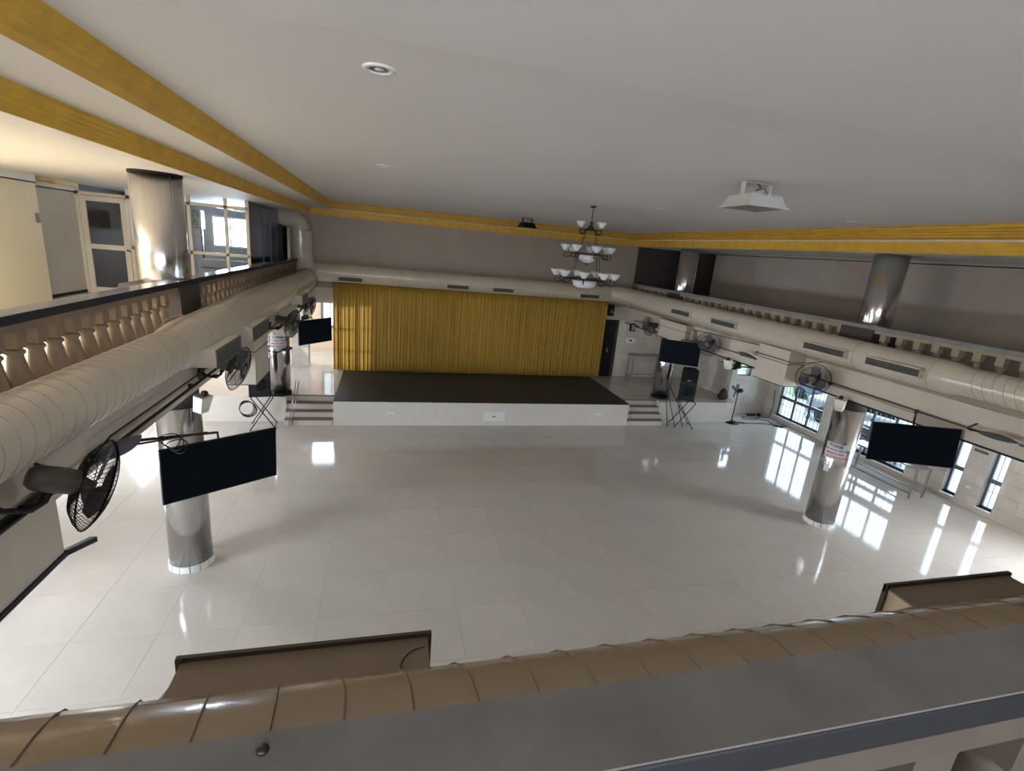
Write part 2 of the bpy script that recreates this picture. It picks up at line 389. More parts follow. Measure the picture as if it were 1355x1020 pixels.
ce.box(hx0 + .2, hx1 - .2, -4.2, 2.8, CZ - .016, 6.1)
S(ce.build('ceiling', ceil_m))
sbox('roof', (-7.9, 13.9, -4.5, 20.2, 6.1, 6.2), ceil_m)

tag(MB().box(-5.25, -4.65, 4.5, 6.9, 5.42, 5.45).build('fill_panel', mat('fill_panel_glow', (1, .95, .85), .5, emit=1.2)), 'added unseen white fill panel above the left gallery walkway', 'lamp')  # unseen panel added to brighten the cream wall and soffit
# upper right gallery walls
sbox('wall_right_upper', (10.75, 10.95, -4, 15.1, 3.3, 5.45), taupe)
sbox('trim_4', (10.742, 10.75, -4, 15.1, 5.39, 5.41), black)
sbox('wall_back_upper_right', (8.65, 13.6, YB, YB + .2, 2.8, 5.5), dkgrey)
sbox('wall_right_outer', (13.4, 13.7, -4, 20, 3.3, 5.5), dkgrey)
sbox('wall_front_upper_right', (3.4, 13.6, -4.2, -4, 3.3, 6.1), taupe)
sbox('wall_front_upper_left', (-7.7, -5.4, -4.2, -4, 3.3, 6.1), cream)
wall_with_holes('wall_front_upper', 'y', -4, -.2, -5.4, 3.4, 3.3, 6.1, [(-5.1, 2.7, 4.0, 5.5)], cream)

# upper left gallery: cream wall, grey wall, glazed partition with a door
sbox('wall_left_upper', (-6.2, -5.87, -4, 10.72, 3.3, FZ), cream)
sbox('trim_5', (-5.868, -5.858, -4, 10.73, 5.31, 5.33), black)
S(MB().box(-5.868, -5.862, -4, 10.73, 5.33, FZ).build('trim_6', white))
sbox('wall_left_upper_recess', (-6.3, -6.1, 10.72, 12.3, 3.3, FZ), offw)
S(MB().box(-6.1, -6.09, 10.72, 12.3, 3.3, 3.36).build('baseboard_left', black)); sbox('trim_7', (-6.1, -6.09, 10.72, 12.3, 5.27, 5.29), black)
S(MB().box(-6.1, -6.092, 10.72, 12.3, 5.29, 5.36).build('trim_8', white))
S(MB().box(-6.1, -6.03, 10.72, 12.3, 5.37, 5.45).build('trim_9', yel))
sw_ = tag(MB().box(-5.87, -5.85, 10.60, 10.68, 4.66, 4.82).build('switch_plate', grille_m, bevel=.004), 'small grey switch plate on cream upper wall left of glass door', 'switch')
YG = 12.3
gp = S(MB().box(-6.1, -6.04, YG, YG + .06, 3.3, FZ).box(-5.22, -5.16, YG, YG + .06, 3.3, FZ).box(-6.1, -2.95, YG, YG + .06, 5.25, 5.31).box(-5.2, -2.95, YG, YG + .06, 4.25, 4.31)
       .box(-4.12, -4.06, YG, YG + .06, 3.3, FZ).box(-3.42, -3.36, YG, YG + .06, 3.3, FZ).box(-3.0, -2.94, YG, YG + .06, 3.3, FZ).box(-5.2, -2.95, YG, YG + .06, 3.3, 3.36).build('glazed_partition_frame', crf))
for a, b, z0, z1 in [(-6.04, -5.22, 5.31, 5.45), (-5.16, -4.12, 3.36, 4.25), (-5.16, -4.12, 4.31, 5.25), (-4.06, -3.42, 3.36, 4.25), (-4.06, -3.42, 4.31, 5.25), (-3.36, -3.0, 3.36, 4.25), (-3.36, -3.0, 4.31, 5.25), (-5.16, -3.0, 5.31, 5.45)]:
    MB().box(a, b, YG + .028, YG + .034, z0, z1).build('pane', clear, gp)
dr = S(MB().box(-6.03, -5.93, YG - .01, YG + .04, 3.3, 5.24).box(-5.33, -5.23, YG - .01, YG + .04, 3.3, 5.24).box(-5.93, -5.33, YG - .01, YG + .04, 5.14, 5.24).box(-5.93, -5.33, YG - .01, YG + .04, 4.2, 4.30).box(-5.93, -5.33, YG - .01, YG + .04, 3.3, 3.42).build('door_2', crf, bevel=.006))
MB().box(-5.93, -5.33, YG + .012, YG + .018, 4.3, 5.14).build('pane', smoke, dr); MB().box(-5.93, -5.33, YG + .012, YG + .018, 3.42, 4.2).build('pane', smoke, dr)
MB().tube([(-5.27, YG - .01, 4.22), (-5.27, YG - .06, 4.22), (-5.2, YG - .06, 4.2)], .014, 8).build('handle', blackm, dr)
# dark side panels facing the hall
sp = S(MB().box(-2.99, -2.95, YG + .06, 16.0, 3.3, FZ).build('side_partition', bluegl))
for y in (13.55, 14.4): MB().box(-2.96, -2.93, y, y + .04, 3.3, 5.42).build('mullion', greyfan, sp)
MB().box(-3.0, -2.9, 15.6, 15.9, 3.3, 5.2).build('end_post', black, sp)
# room behind the glass
S(MB().box(-6.1, -2.95, YB + .0, YB + .1, 3.3, 4.3).box(-6.1, -4.95, YB, YB + .1, 4.3, 5.45).box(-4.02, -2.95, YB, YB + .1, 4.3, 5.45).box(-4.95, -4.02, YB, YB + .1, 5.15, 5.45).build('gallery_room_wall', brickm))
f = S(MB().box(-4.95, -4.02, YB - .02, YB + .02, 4.28, 4.33).box(-4.95, -4.02, YB - .02, YB + .02, 5.1, 5.15).box(-4.5, -4.46, YB - .02, YB + .02, 4.3, 5.12).box(-4.95, -4.91, YB - .02, YB + .02, 4.3, 5.12).box(-4.06, -4.02, YB - .02, YB + .02, 4.3, 5.12).build('window_11', white))
MB().box(-4.91, -4.06, YB, YB + .005, 4.33, 5.1).build('pane', clear, f)
sbox('gallery_room_side_wall', (-6.3, -6.1, 12.36, YB + .1, 3.3, 5.45), mat('dim_brown', (.14, .11, .09), .7))
tag(MB().box(-5.95, -5.75, 13.2, 13.9, 4.6, 4.95).build('wall_box', greyp, bevel=.01), 'small pale box on the wall seen through upper pane of glass door', 'box')
tag(MB().box(-5.62, -5.3, 13.6, 13.66, 4.2, 5.05).box(-5.58, -5.55, 13.6, 13.63, 3.3, 4.2).box(-5.36, -5.33, 13.6, 13.63, 3.3, 4.2).build('notice_board', greyp), 'tall grey board standing behind the upper pane of the glass door', 'board')
cr = MB()
for k_ in range(9): cr.box(-5.62 + .05 * k_, -5.615 + .05 * k_, 13.0, 13.01, 3.35, 4.05)
for k_ in range(14): cr.box(-5.62, -5.2, 13.0, 13.01, 3.35 + .05 * k_, 3.355 + .05 * k_)
tag(cr.build('wire_rack', mat('pale_wire', (.6, .62, .62), .4)), 'white wire mesh rack behind the lower pane of the glass door', 'rack')
tag(MB().box(-4.85, -3.7, 14.9, 15.3, 3.3, 3.75).box(-4.85, -3.7, 15.24, 15.3, 3.75, 4.0).build('sofa', greyp, bevel=.03), 'pale low bench inside the glazed upper room', 'bench')
ac = thing('air_conditioner', 'white outdoor unit behind a grid, seen through the upper glazing', 'air conditioner', (-5.2, 15.6, 4.75))
MB().box(-.3, .3, 0, .3, 0, .5).build('body', greyp, ac, bevel=.02)
for sx in (-.27, .24): MB().box(sx, sx + .03, .1, .2, -1.45, 0).build('leg', black, ac)
gr = MB()
for k_ in range(9): gr.box(-.26 + .06 * k_, -.25 + .06 * k_, -.02, -.01, .03, .47)
for k_ in range(8): gr.box(-.26, .26, -.02, -.01, .03 + .06 * k_, .04 + .06 * k_)
gr.build('grid', black, ac)

# ---------------------------------------------------------------- balustrades
def baluster_mesh():
    m = MB(); H = .66
    m.box(-.055, .055, -.055, .055, H - .13, H).box(-.07, .07, -.07, .07, 0, .05)
    m.lathe([(.035, H - .13), (.060, H - .15), (.062, H - .17), (.046, H - .185), (.052, .44), (.060, .38), (.080, .29), (.098, .20), (.096, .14), (.072, .08), (.06, .05)], 10)
    return m
def balustrade(name, label, axis, pos, u0, u1, w, spacing, skip=None, topm=railtop, edgem=raildk, bm_=bal_m):
    """pos = centre line of the rail; stone handrail, cast balusters, base kerb"""
    ctr = (pos, u0, 3.3) if axis == 'y' else (u0, pos, 3.3)
    t = thing(name, label, 'railing', ctr)
    def bx(a0, a1, n0, n1, z0, z1):
        return MB().box(n0, n1, a0, a1, z0 - 3.3, z1 - 3.3) if axis == 'y' else MB().box(a0, a1, n0, n1, z0 - 3.3, z1 - 3.3)
    L = u1 - u0
    bx(0, L, -w / 2, w / 2, ZR - .07, ZR - .004).build('handrail', edgem, t, bevel=.006)
    bx(0, L, -w / 2 + .003, w / 2 - .003, ZR - .006, ZR).build('handrail_top', topm, t)
    bx(0, L, -.07, .07, ZR - .13, ZR - .07).build('under_rail', bm_, t)
    bx(0, L, -.08, .08, 3.3 - 3.3 + 3.3, 3.40).build('kerb', bm_, t)
    first = None; n = int(L / spacing)
    for i in range(n):
        c = spacing * (i + .5)
        if skip and any(a - u0 - .04 < c < b - u0 + .04 for a, b in skip): continue
        p = (0, c, .09) if axis == 'y' else (c, 0, .09)
        if first is None: first = baluster_mesh().build('baluster', bm_, t); first.location = p
        else: q = first.copy(); C.objects.link(q); q.parent = t; q.location = p
    return t
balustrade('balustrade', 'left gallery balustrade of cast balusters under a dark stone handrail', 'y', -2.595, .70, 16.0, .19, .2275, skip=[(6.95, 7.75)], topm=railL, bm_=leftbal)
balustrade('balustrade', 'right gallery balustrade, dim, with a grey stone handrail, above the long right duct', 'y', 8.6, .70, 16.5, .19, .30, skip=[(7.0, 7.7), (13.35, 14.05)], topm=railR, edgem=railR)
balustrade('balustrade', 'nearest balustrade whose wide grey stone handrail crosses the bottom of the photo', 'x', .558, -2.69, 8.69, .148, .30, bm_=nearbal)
# small bolt on the near handrail
tag(MB().lathe([(0, .006), (.006, .006), (.009, .003), (.009, 0)], 14, Matrix.Translation((-.16, .60, ZR))).build('rail_bolt', blackm), 'small round dark bolt on the near grey handrail, lower left', 'bolt')

# ---------------------------------------------------------------- columns
def column(name, label, x, y, z0, z1, r, cat='column', group=None, base=None, collar=None):
    t = thing(name, label, cat, (x, y, z0), group=group); h = z1 - z0
    zz0 = .10 if base == 'tile' else 0; ct = collar or 0
    MB().lathe([(r, zz0), (r, h - ct)], 48).build('shaft', steel, t)
    MB().box(-.0015, .0015, -r - .001, -r + .003, zz0, h - ct, Matrix.Rotation(.9, 4, 'Z')).build('seam', steel2, t)
    if base == 'tile':
        for k_ in range(14):
            a = 2 * PI * k_ / 14
            m = MB(); n = 3; g = .02
            vs = []
            for rr in (r - .01, r + .018):
                for z in (0, .10):
                    for j in range(n + 1):
                        th = a + g + (2 * PI / 14 - 2 * g) * j / n; vs.append(m.bm.verts.new((rr * math.cos(th), rr * math.sin(th), z)))
            q = lambda a_, b_, j: vs[(a_ * 2 + b_) * (n + 1) + j]
            for j in range(n):
                m.bm.faces.new((q(1, 0, j), q(1, 0, j + 1), q(1, 1, j + 1), q(1, 1, j))); m.bm.faces.new((q(0, 1, j), q(1, 1, j), q(1, 1, j + 1), q(0, 1, j + 1)))
            for j in (0, n): m.bm.faces.new((q(0, 0, j), q(1, 0, j), q(1, 1, j), q(0, 1, j)))
            m.build('base_tile', white, t)
    elif base: MB().lathe([(r + .02, 0), (r + .02, .07), (r, .08)], 32).build('base_ring', black, t)
    if collar: MB().lathe([(r - .01, h - ct), (r - .01, h)], 32).build('collar', dkbrown, t)
    return t
RC = .275
cl = column('steel_column', 'polished steel column standing on the hall floor at left behind the tilted screen', -2.75, 7.3, 0, SL0, RC, base='tile', collar=.53)
crr = column('steel_column', 'polished steel column on the hall floor at right, carrying the printed mask notice', 8.88, 7.36, 0, SL0, RC, base='tile', collar=.50)
cfl = column('steel_column', 'steel column rising from the platform edge left of the stage steps', -2.72, 13.75, PZ, SL0, RC, base='dark')
cfr = column('steel_column', 'steel column rising from the platform edge right of the stage steps', 8.84, 13.98, PZ, SL0, RC, base='dark')
column('gallery_column', 'wide shiny steel column in the upper left gallery beside the glass door', -2.80, 7.42, 3.3, FZ - .03, .28, base=None)
column('gallery_column', 'steel column in the upper right gallery, the nearer of the two', 8.90, 7.38, 3.3, FZ - .02, .27)
column('gallery_column', 'steel column in the upper right gallery, the farther one before the dark wall', 8.86, 13.75, 3.3, FZ - .02, .27)
for x, y, s_, lb in [(-2.83, 7.36, 1, 'left'), (8.84, 7.36, -1, 'right'), (8.84, 13.7, -1, 'far right')]:
    sbox('column_pedestal', (x - .33, x + .33, y - .34, y + .34, 3.38, ZR - .07), dkbrown)
S(MB().lathe([(.285, 0), (.285, .03)], 40, Matrix.Translation((-2.80, 7.42, FZ - .03))).build('column_cap', black))

def text_on_cylinder(txt, size, r, zc, ang, m, parent, name, extr=.002):
    cu = bpy.data.curves.new(name, 'FONT'); cu.body = txt; cu.size = size; cu.align_x = 'CENTER'; cu.extrude = extr; cu.resolution_u = 2; cu.offset = size * .02
    o = bpy.data.objects.new(name, cu); C.objects.link(o); dg = bpy.context.evaluated_depsgraph_get(); dg.update()
    me = bpy.data.meshes.new_from_object(o.evaluated_get(dg)); C.objects.unlink(o); bpy.data.objects.remove(o)
    for v in me.vertices:
        th = ang + v.co.x / r; rr = r + .003 + v.co.z; v.co = Vector((rr * math.cos(th), rr * math.sin(th), zc + v.co.y))
    me.materials.clear(); me.materials.append(m)
    q = bpy.data.objects.new(name, me); C.objects.link(q); q.parent = parent; return q
def patch(r, a0, a1, z0, z1, m, parent, name):
    b = MB(); b.lathe([(r + .001, z0), (r + .003, z0), (r + .003, z1), (r + .001, z1)], 20, a0=a0, a1=a1); return b.build(name, m, parent)
def notice(col, zc, ang, lab, sc=1):
    s = thing('notice', lab, 'sign', (col.location.x, col.location.y, 0))
    patch(RC, ang - .78 * sc, ang + .62 * sc, zc - .165 * sc, zc + .165 * sc, mat('notice_paper', (.66, .66, .68), .3), s, 'paper')
    ac_ = ang - .08
    text_on_cylinder('PLEASE', .078 * sc, RC, zc + .085 * sc, ac_, bluet, s, 'lettering')
    text_on_cylinder('WEAR MASK ALWAYS', .052 * sc, RC, zc + .015 * sc, ac_, bluet, s, 'lettering')
    text_on_cylinder('MAINTAIN', .066 * sc, RC, zc - .065 * sc, ac_, redt, s, 'lettering')
    text_on_cylinder('SOCIAL DISTANCING', .052 * sc, RC, zc - .135 * sc, ac_, redt, s, 'lettering')
    return s
aR = math.atan2(-7.36, -8.88); aL = math.atan2(-13.75, 2.72)
notice(crr, 1.66, aR - .1, 'mask and distancing notice wrapped round the right hand steel column')
notice(cfl, 2.15, aL + .0, 'mask and distancing notice on the column beside the far left speaker')
s2 = tag(patch(RC, aR - .62, aR - .28, 1.21, 1.36, mat('sticker', (.72, .74, .78), .3), None, 'sticker'), 'small pale sticker below the notice on the right column', 'sticker')
s2.location = (8.88, 7.36, 0)

# ---------------------------------------------------------------- stage, curtain, steps
SX0, SX1, SY = -1.32, 7.30, 13.13
st = thing('stage', 'low white fronted stage topped with black carpet before the yellow curtain', 'stage', ((SX0 + SX1) / 2, SY, 0))
ox = (SX0 + SX1) / 2
MB().box(SX0 - ox, SX1 - ox, 0, YB - SY, 0, PZ - .01).build('front_panel', stagew, st, bevel=.005)
MB().box(SX0 - ox, SX1 - ox, -.015, 3.28, PZ - .01, PZ + .012).build('carpet', carpet, st, bevel=.004)
MB().box(2.76 - ox, 3.38 - ox, -.02, 0, .14, .42).build('access_panel', white, st, bevel=.004)
for x in (.05, 6.2): MB().box(x - ox, x + .22 - ox, -.015, 0, .34, .40).build('socket_plate', white, st)
MB().box(3.0 - ox, 3.1 - ox, -.026, -.02, .27, .30).build('latch', grille_m, st)
def steps(x0, x1, lab):
    t = thing('stage_steps', lab, 'steps', ((x0 + x1) / 2, SY, 0)); w_ = (x1 - x0) / 2
    for k_ in range(4):
        z0, z1 = PZ / 4 * k_, PZ / 4 * (k_ + 1); y0 = .02 + .17 * k_
        MB().box(-w_, w_, y0, .55, z0, z1 - .03).build('riser', mat('step_riser', (.64, .58, .52), .35) if k_ % 1 == 0 else white, t)
        MB().box(-w_, w_, y0 - .015, .55, z1 - .03, z1).build('tread', mat('step_tread', (.17, .12, .105), .4), t)
    return t
steps(-2.53, -1.34, 'white steps with dark treads at the left end of the stage'); steps(7.32, 8.53, 'white steps with dark treads at the right end of the stage')
# curtain: one sheet with folds
def curtain():
    b = bmesh.new(); X0, X1 = -1.63, 7.66; n = 900; Z0, Z1 = PZ + .02, 3.50
    rows = [Z1, 3.1, 2.4, 1.7, 1.1, Z0]; vs = []
    ph = [random.uniform(0, 6) for _ in range(6)]
    for z in rows:
        row = []
        for i in range(n + 1):
            x = X0 + (X1 - X0) * i / n
            d = .016 * math.sin(x * 55 + 1.2 * math.sin(x * 3.1 + ph[0])) + .012 * math.sin(x * 23 + 2 * math.sin(x * 1.7 + ph[1]) + .15 * z) + .012 * math.sin(x * 97 + ph[2])
            d *= .75 + .25 * (Z1 - z) / (Z1 - Z0)
            zz = z + (.015 * math.sin(x * 2.1) if z == Z0 else 0)
            row.append(b.verts.new((x, 16.42 + d, zz)))
        vs.append(row)
    for r in range(len(rows) - 1):
        for i in range(n):
            f = b.faces.new((vs[r][i], vs[r][i + 1], vs[r + 1][i + 1], vs[r + 1][i])); f.smooth = True
    me = bpy.data.meshes.new('stage_curtain'); b.to_mesh(me); b.free(); me.materials.append(gold)
    o = bpy.data.objects.new('stage_curtain', me); C.objects.link(o)
    md = o.modifiers.new('solid', 'SOLIDIFY'); md.thickness = .006
    tag(o, 'long mustard yellow pleated curtain hanging behind the stage', 'curtain')
    MB().tube([(X0 - .05, 16.42, Z1 + .01), (X1 + .05, 16.42, Z1 + .01)], .018, 8).build('curtain_rod', blackm, o)
curtain()

# ---------------------------------------------------------------- ducts
def duct(name, label, segs, cat='duct', ribs=None, n=28, m=duct_m):
    t = thing(name, label, cat, segs[0][0][0])
    o0 = Vector(segs[0][0][0])
    for pts, rs in segs: MB().tube([Vector(p) - o0 for p in pts], rs, n, caps=False).build('duct_section', m, t)
    for (p, q, r, step, tilt) in (ribs or []):
        p = Vector(p); q = Vector(q); d = (q - p); L = d.length; d.normalize(); k_ = 0
        u = d.orthogonal().normalized(); v = d.cross(u)
        first = None; s = 0
        while s < L:
            if first is None:
                mb = MB(); pts = []
                for a in range(24):
                    th = 2 * PI * a / 24; vec = u * math.cos(th) + v * math.sin(th); pts.append(vec * (r + .001) + d * (tilt * vec.z / 1.0))
                mb.tube(pts, .003, 4, closed=True); first = mb.build('seam_ring', nseam if 'brownish' in label else mat('seam_dark', (.30, .25, .19), .5), t); first.location = p - o0; s += step; continue
            q_ = first.copy(); C.objects.link(q_); q_.parent = t; q_.location = p + d * s - o0; s += step
    return t
RN, RF = .225, .285
xl, zl = -2.21, 3.575
duct('air_duct', 'large beige round duct running along the left gallery edge to the corner riser',
     [([(xl, -.6, zl), (xl, 5.75, zl)], RN), ([(xl, 5.75, zl), (xl, 6.15, zl), (xl - .02, 9.0, zl + .03), (xl - .03, 15.25, zl + .03)], [RN, .27, RF, RF]),
      ([(xl - .03, 15.25, 3.6), (-2.26, 15.55, 3.62), (-2.32, 15.78, 3.72), (-2.38, 15.9, 3.95), (-2.44, 15.92, 4.3)], .30),
      ([(-2.44, 15.92, 4.25), (-2.44, 15.92, 4.95)], .30), ([(-2.44, 15.92, 4.95), (-2.50, 15.9, 5.15), (-2.68, 15.85, 5.27), (-3.1, 15.7, 5.3)], .27)],
     ribs=[((xl, 1.2, zl), (xl, 5.7, zl), RN, .13, .06), ((xl - .02, 6.3, zl + .02), (xl - .03, 15.0, zl + .03), RF, 1.15, 0), ((-2.44, 15.92, 4.1), (-2.44, 15.92, 5.0), .30, .35, 0)])
duct('air_duct', 'beige round duct crossing the back wall above the yellow curtain',
     [([(-2.2, 16.28, 3.80), (8.0, 16.28, 3.76)], .275)], ribs=[((-2.0, 16.28, 3.80), (8.0, 16.28, 3.76), .275, 1.2, 0)])
xr, zr = 8.30, 3.64
duct('air_duct', 'long beige round duct below the right gallery balustrade',
     [([(7.6, 16.28, 3.77), (7.95, 16.15, 3.76), (8.2, 15.85, 3.74), (xr, 15.4, 3.72), (xr, 11.0, 3.68), (xr, 5.4, zr)], [.275, .285, .285, .285, .27, .25]), ([(xr, 5.4, zr), (xr, 5.2, zr), (xr, -.6, zr)], [.25, .215, .215])],
     ribs=[((xr, 1.5, zr), (xr, 5.1, zr), .215, .13, .06), ((xr, 5.6, zr), (xr, 15.0, 3.71), .262, 1.3, 0)])
yn, zn, rn = .865, 3.635, .275
duct('air_duct', 'brownish ribbed round duct just beyond the near handrail', [([(-2.0, yn, zn), (8.2, yn, zn)], rn)], ribs=[((-1.9, yn, zn), (8.1, yn, zn), rn, .145, .09)], m=mat('duct_brown', (.24, .175, .11), .22, var=.06, scale=3, bump=.2, coat=.3))

# side diffusers on the ducts
def diffuser(loc, rz, L, H, D, label, group):
    t = thing('air_diffuser', label, 'vent', loc, rz, group)
    MB().box(-D, 0, -L / 2, L / 2, -H / 2, H / 2).build('body', beam_m, t, bevel=.004)
    MB().box(-D + .01, -.01, -L / 2 + .01, L / 2 - .01, H / 2, H / 2 + .003).build('lit_top', whitep, t)  # pale sheet paints the light falling on the box top
    f = MB(); w_ = .018
    f.box(0, .012, -L / 2, L / 2, H / 2 - w_, H / 2).box(0, .012, -L / 2, L / 2, -H / 2, -H / 2 + w_).box(0, .012, -L / 2, -L / 2 + w_, -H / 2, H / 2).box(0, .012, L / 2 - w_, L / 2, -H / 2, H / 2)
    f.build('frame', grille_m if 'left duct' in label else beam_m, t)
    n = max(4, int(L / .045))
    for k_ in range(1, n):
        y = -L / 2 + L * k_ / n
        MB().box(.0, .008, y - .003, y + .003, -H / 2 + w_, H / 2 - w_).build('louver', grille_m, t)
    MB().box(.0005, .001, -L / 2 + w_, L / 2 - w_, -H / 2 + w_, H / 2 - w_).build('backing', mat('vent_dark', (.05, .046, .042), .7), t)
    return t
dL = 'diffuser boxes on the left duct'; dR = 'diffuser boxes on the right duct'; dB = 'diffusers on the back wall duct'
diffuser((-1.82, 6.42, 3.46), 0, .95, .20, .26, 'beige box vent with top painted pale as if lit on the left duct, nearest one', dL)
diffuser((-1.82, 8.0, 3.45), 0, .95, .20, .26, 'beige box vent on the left duct, second from the camera', dL)
diffuser((-1.82, 12.2, 3.45), 0, .8, .20, .24, 'beige box vent on the left duct, farthest one by the corner', dL)
for y, lb in [(6.12, 'grey louvred box vent on the right duct, nearest and largest'), (7.47, 'grey louvred box vent on the right duct, second from the camera'), (10.47, 'grey louvred box vent on the right duct, third from the camera'), (12.35, 'grey louvred box vent on the right duct, the farthest')]:
    diffuser((7.98, y, 3.64 + (.0 if y < 8 else .02)), PI, .95, .15, .16, lb, dR)
for x, lb in [(-1.08, 'leftmost vent on the duct above the curtain'), (2.2, 'second vent from the left above the curtain'), (3.7, 'third vent from the left above the curtain'), (6.75, 'vent above the curtain behind the chandelier')]:
    diffuser((x, 15.99, 3.65), -PI / 2, .72, .15, .08, lb, dB)
# hooded outlets of the near duct
def hood(x0, x1, label, flare):
    t = thing('duct_outlet', label, 'vent', ((x0 + x1) / 2, yn, zn)); a, b = x0 - (x0 + x1) / 2, x1 - (x0 + x1) / 2
    YO = 1.245 - yn; zt, zb = .11, -.26; fl_ = .10 if flare else 0
    m = MB(); T_ = .008
    m.hexa([(a, .1, zt + .0), (b, .1, zt + .0), (b, YO, zt), (a, YO, zt), (a, .1, zt + T_), (b, .1, zt + T_), (b, YO, zt + T_), (a, YO, zt + T_)])
    m.build('top_sheet', brownb, t)
    MB().box(b - T_, b, .1, YO, zb, zt).build('side_sheet', brownb, t); MB().box(a, a + T_, .1, YO, zb, zt).build('side_sheet', mat('hood_side', (.50, .42, .32), .5), t)
    MB().box(a, b, .1, YO, zb, zb + T_).build('bottom_sheet', brownb, t)
    f = MB(); f.box(a - .012, b + .012, YO, YO + .012, zt - .01, zt + .022).box(a - .012, b + .012, YO, YO + .012, zb - .01, zb + .01).box(a - .012, a + .004, YO - .004, YO + .012, zb, zt + .02).box(b - .004, b + .012, YO - .004, YO + .012, zb, zt + .02)
    f.build('rim', rimdk, t)
    if flare:
        pts = [(a, .15), (a - .02, .24), (a, .33), (a, .1)]
        w = MB(); w.hexa([(a - .22, .0, zt - .12), (a, .0, zt - .02), (a, .30, zt), (a - .03, .22, zt - .02), (a - .22, .0, zt - .06), (a, .0, zt + .02), (a, .30, zt + T_), (a - .03, .22, zt + .0)])
        w.build('neck', brownb, t)
    for y in (.20, .30): MB().lathe([(0, .004), (.006, .004), (.008, 0)], 8, Matrix.Translation((a - .001, y, -.02)) @ Matrix.Rotation(-PI / 2, 4, 'Y')).build('rivet', rimdk, t)
    return t
hood(-.52, .14, 'brown sheet metal outlet with dark rim on the near duct, left of centre', True)
hood(1.94, 2.60, 'brown sheet metal outlet with pale end plate on the near duct, at right', False)
cr = MB(); cr.tube([(.128, 1.205, 3.755), (.105, 1.202, 3.755), (.085, 1.192, 3.755), (.068, 1.172, 3.755), (.058, 1.15, 3.755), (.06, 1.13, 3.755), (.052, 1.105, 3.755), (.054, 1.085, 3.755)], .0016, 4)
tag(cr.build('sealant_crack', black), 'thin dark crack line on the left brown duct outlet', 'crack')

# boxes hung from the beams
def hungbox(label, x0, x1, y0, y1, z0, z1, seam=None):
    t = thing('duct_box', label, 'box', ((x0 + x1) / 2, (y0 + y1) / 2, z0)); a, b = (x1 - x0) / 2, (y1 - y0) / 2; h = z1 - z0
    MB().box(-a, a, -b, b, 0, h).build('body', beam_m, t, bevel=.006)
    MB().box(-a - .004, a + .004, -b - .004, b + .004, h * .62, h * .62 + .012).build('seam', raildk, t)
    MB().box(-a - .006, a + .006, -b - .006, b + .006, -.006, .006).build('edge', raildk, t); return t
hungbox('beige box hanging under the left duct beside the second wall fan', XL, -2.05, 8.55, 9.5, 2.42, 3.3)
hungbox('beige box on the left beam next to the far left fans', XL, -2.1, 12.1, 12.9, 2.55, 3.3)
hungbox('large beige box hanging from the right beam near the window', 8.12, XR, 8.35, 9.25, 2.66, 3.42)
hungbox('beige box on the far right beam above the far right screen', 8.3, XR, 12.4, 13.9, 2.76, 3.3)
tag(MB().box(8.42, XR, 12.2, 12.35, 2.72, 3.2).build('shadow_strip', taupe, bevel=.004), 'narrow brown strip standing in for a shadow on the right beam above the far right screen', 'plate')  # thin taupe box put where a shadow lies on the beam
tag(MB().box(8.44, XR, 11.6, 11.72, 2.78, 3.15).build('shadow_strip', taupe, bevel=.004), 'thin upright brown shadow strip on the right beam beside the wider one', 'plate')  # second taupe box of the same painted shadow

# pipes and cables along the beams
def pipe(label, pts, r, m=blackm, name='conduit', cat='pipe', clips=None):
    o = MB().tube(pts, r, 6).build(name, m); tag(o, label, cat)
    for p in clips or []: MB().box(p[0] - .02, p[0] + .03, p[1] - .02, p[1] + .02, p[2] - .025, p[2] + .025).build('clip', blackm, o)
    return o
pipe('dark pipe fixed along the left beam behind the wall fans', [(-2.36, 2.0, 2.89), (-2.36, 15.5, 2.92)], .018, clips=[(-2.4, y, 2.9) for y in (3.2, 4.6, 6.8, 8.6, 10.6, 13)])
pipe('second thinner dark cable above the pipe on the left beam', [(-2.33, 4.55, 2.98), (-2.33, 4.75, 3.03), (-2.34, 6.9, 3.02), (-2.36, 11, 3.0)], .009, name='cable', cat='cable')
pipe('dark cable sagging along the upper part of the right beam', [(8.53, 2.2, 3.33), (8.53, 5, 3.30), (8.53, 7.9, 3.31), (8.1, 8.2, 3.2), (8.1, 9.3, 3.2), (8.53, 9.4, 3.3), (8.53, 12, 3.22), (8.52, 15.8, 2.95)], .009, name='cable', cat='cable')
pipe('dark conduit along the lower part of the right beam', [(8.5, 2.0, 2.93), (8.5, 8.3, 2.97)], .014, mat('conduit_brown', (.09, .07, .06), .5), clips=[(8.5, y, 2.95) for y in (3.4, 5.9, 7.6)])
pipe('pale conduit running under the dark one on the right beam', [(8.5, 5.9, 2.90), (8.5, 8.3, 2.93)], .01, beam_m)
pipe('dark conduit on the right beam between the far wall fans', [(8.5, 9.3, 2.96), (8.5, 15.9, 2.93)], .012, mat('conduit_brown', (.09, .07, .06), .5), clips=[(8.5, y, 2.95) for y in (10.2, 11.5)])
pipe('short dark pipe at the corner of the left beam drop', [(-2.4, 2.2, 2.85), (-2.4, 4.25, 2.93)], .025, raildk)

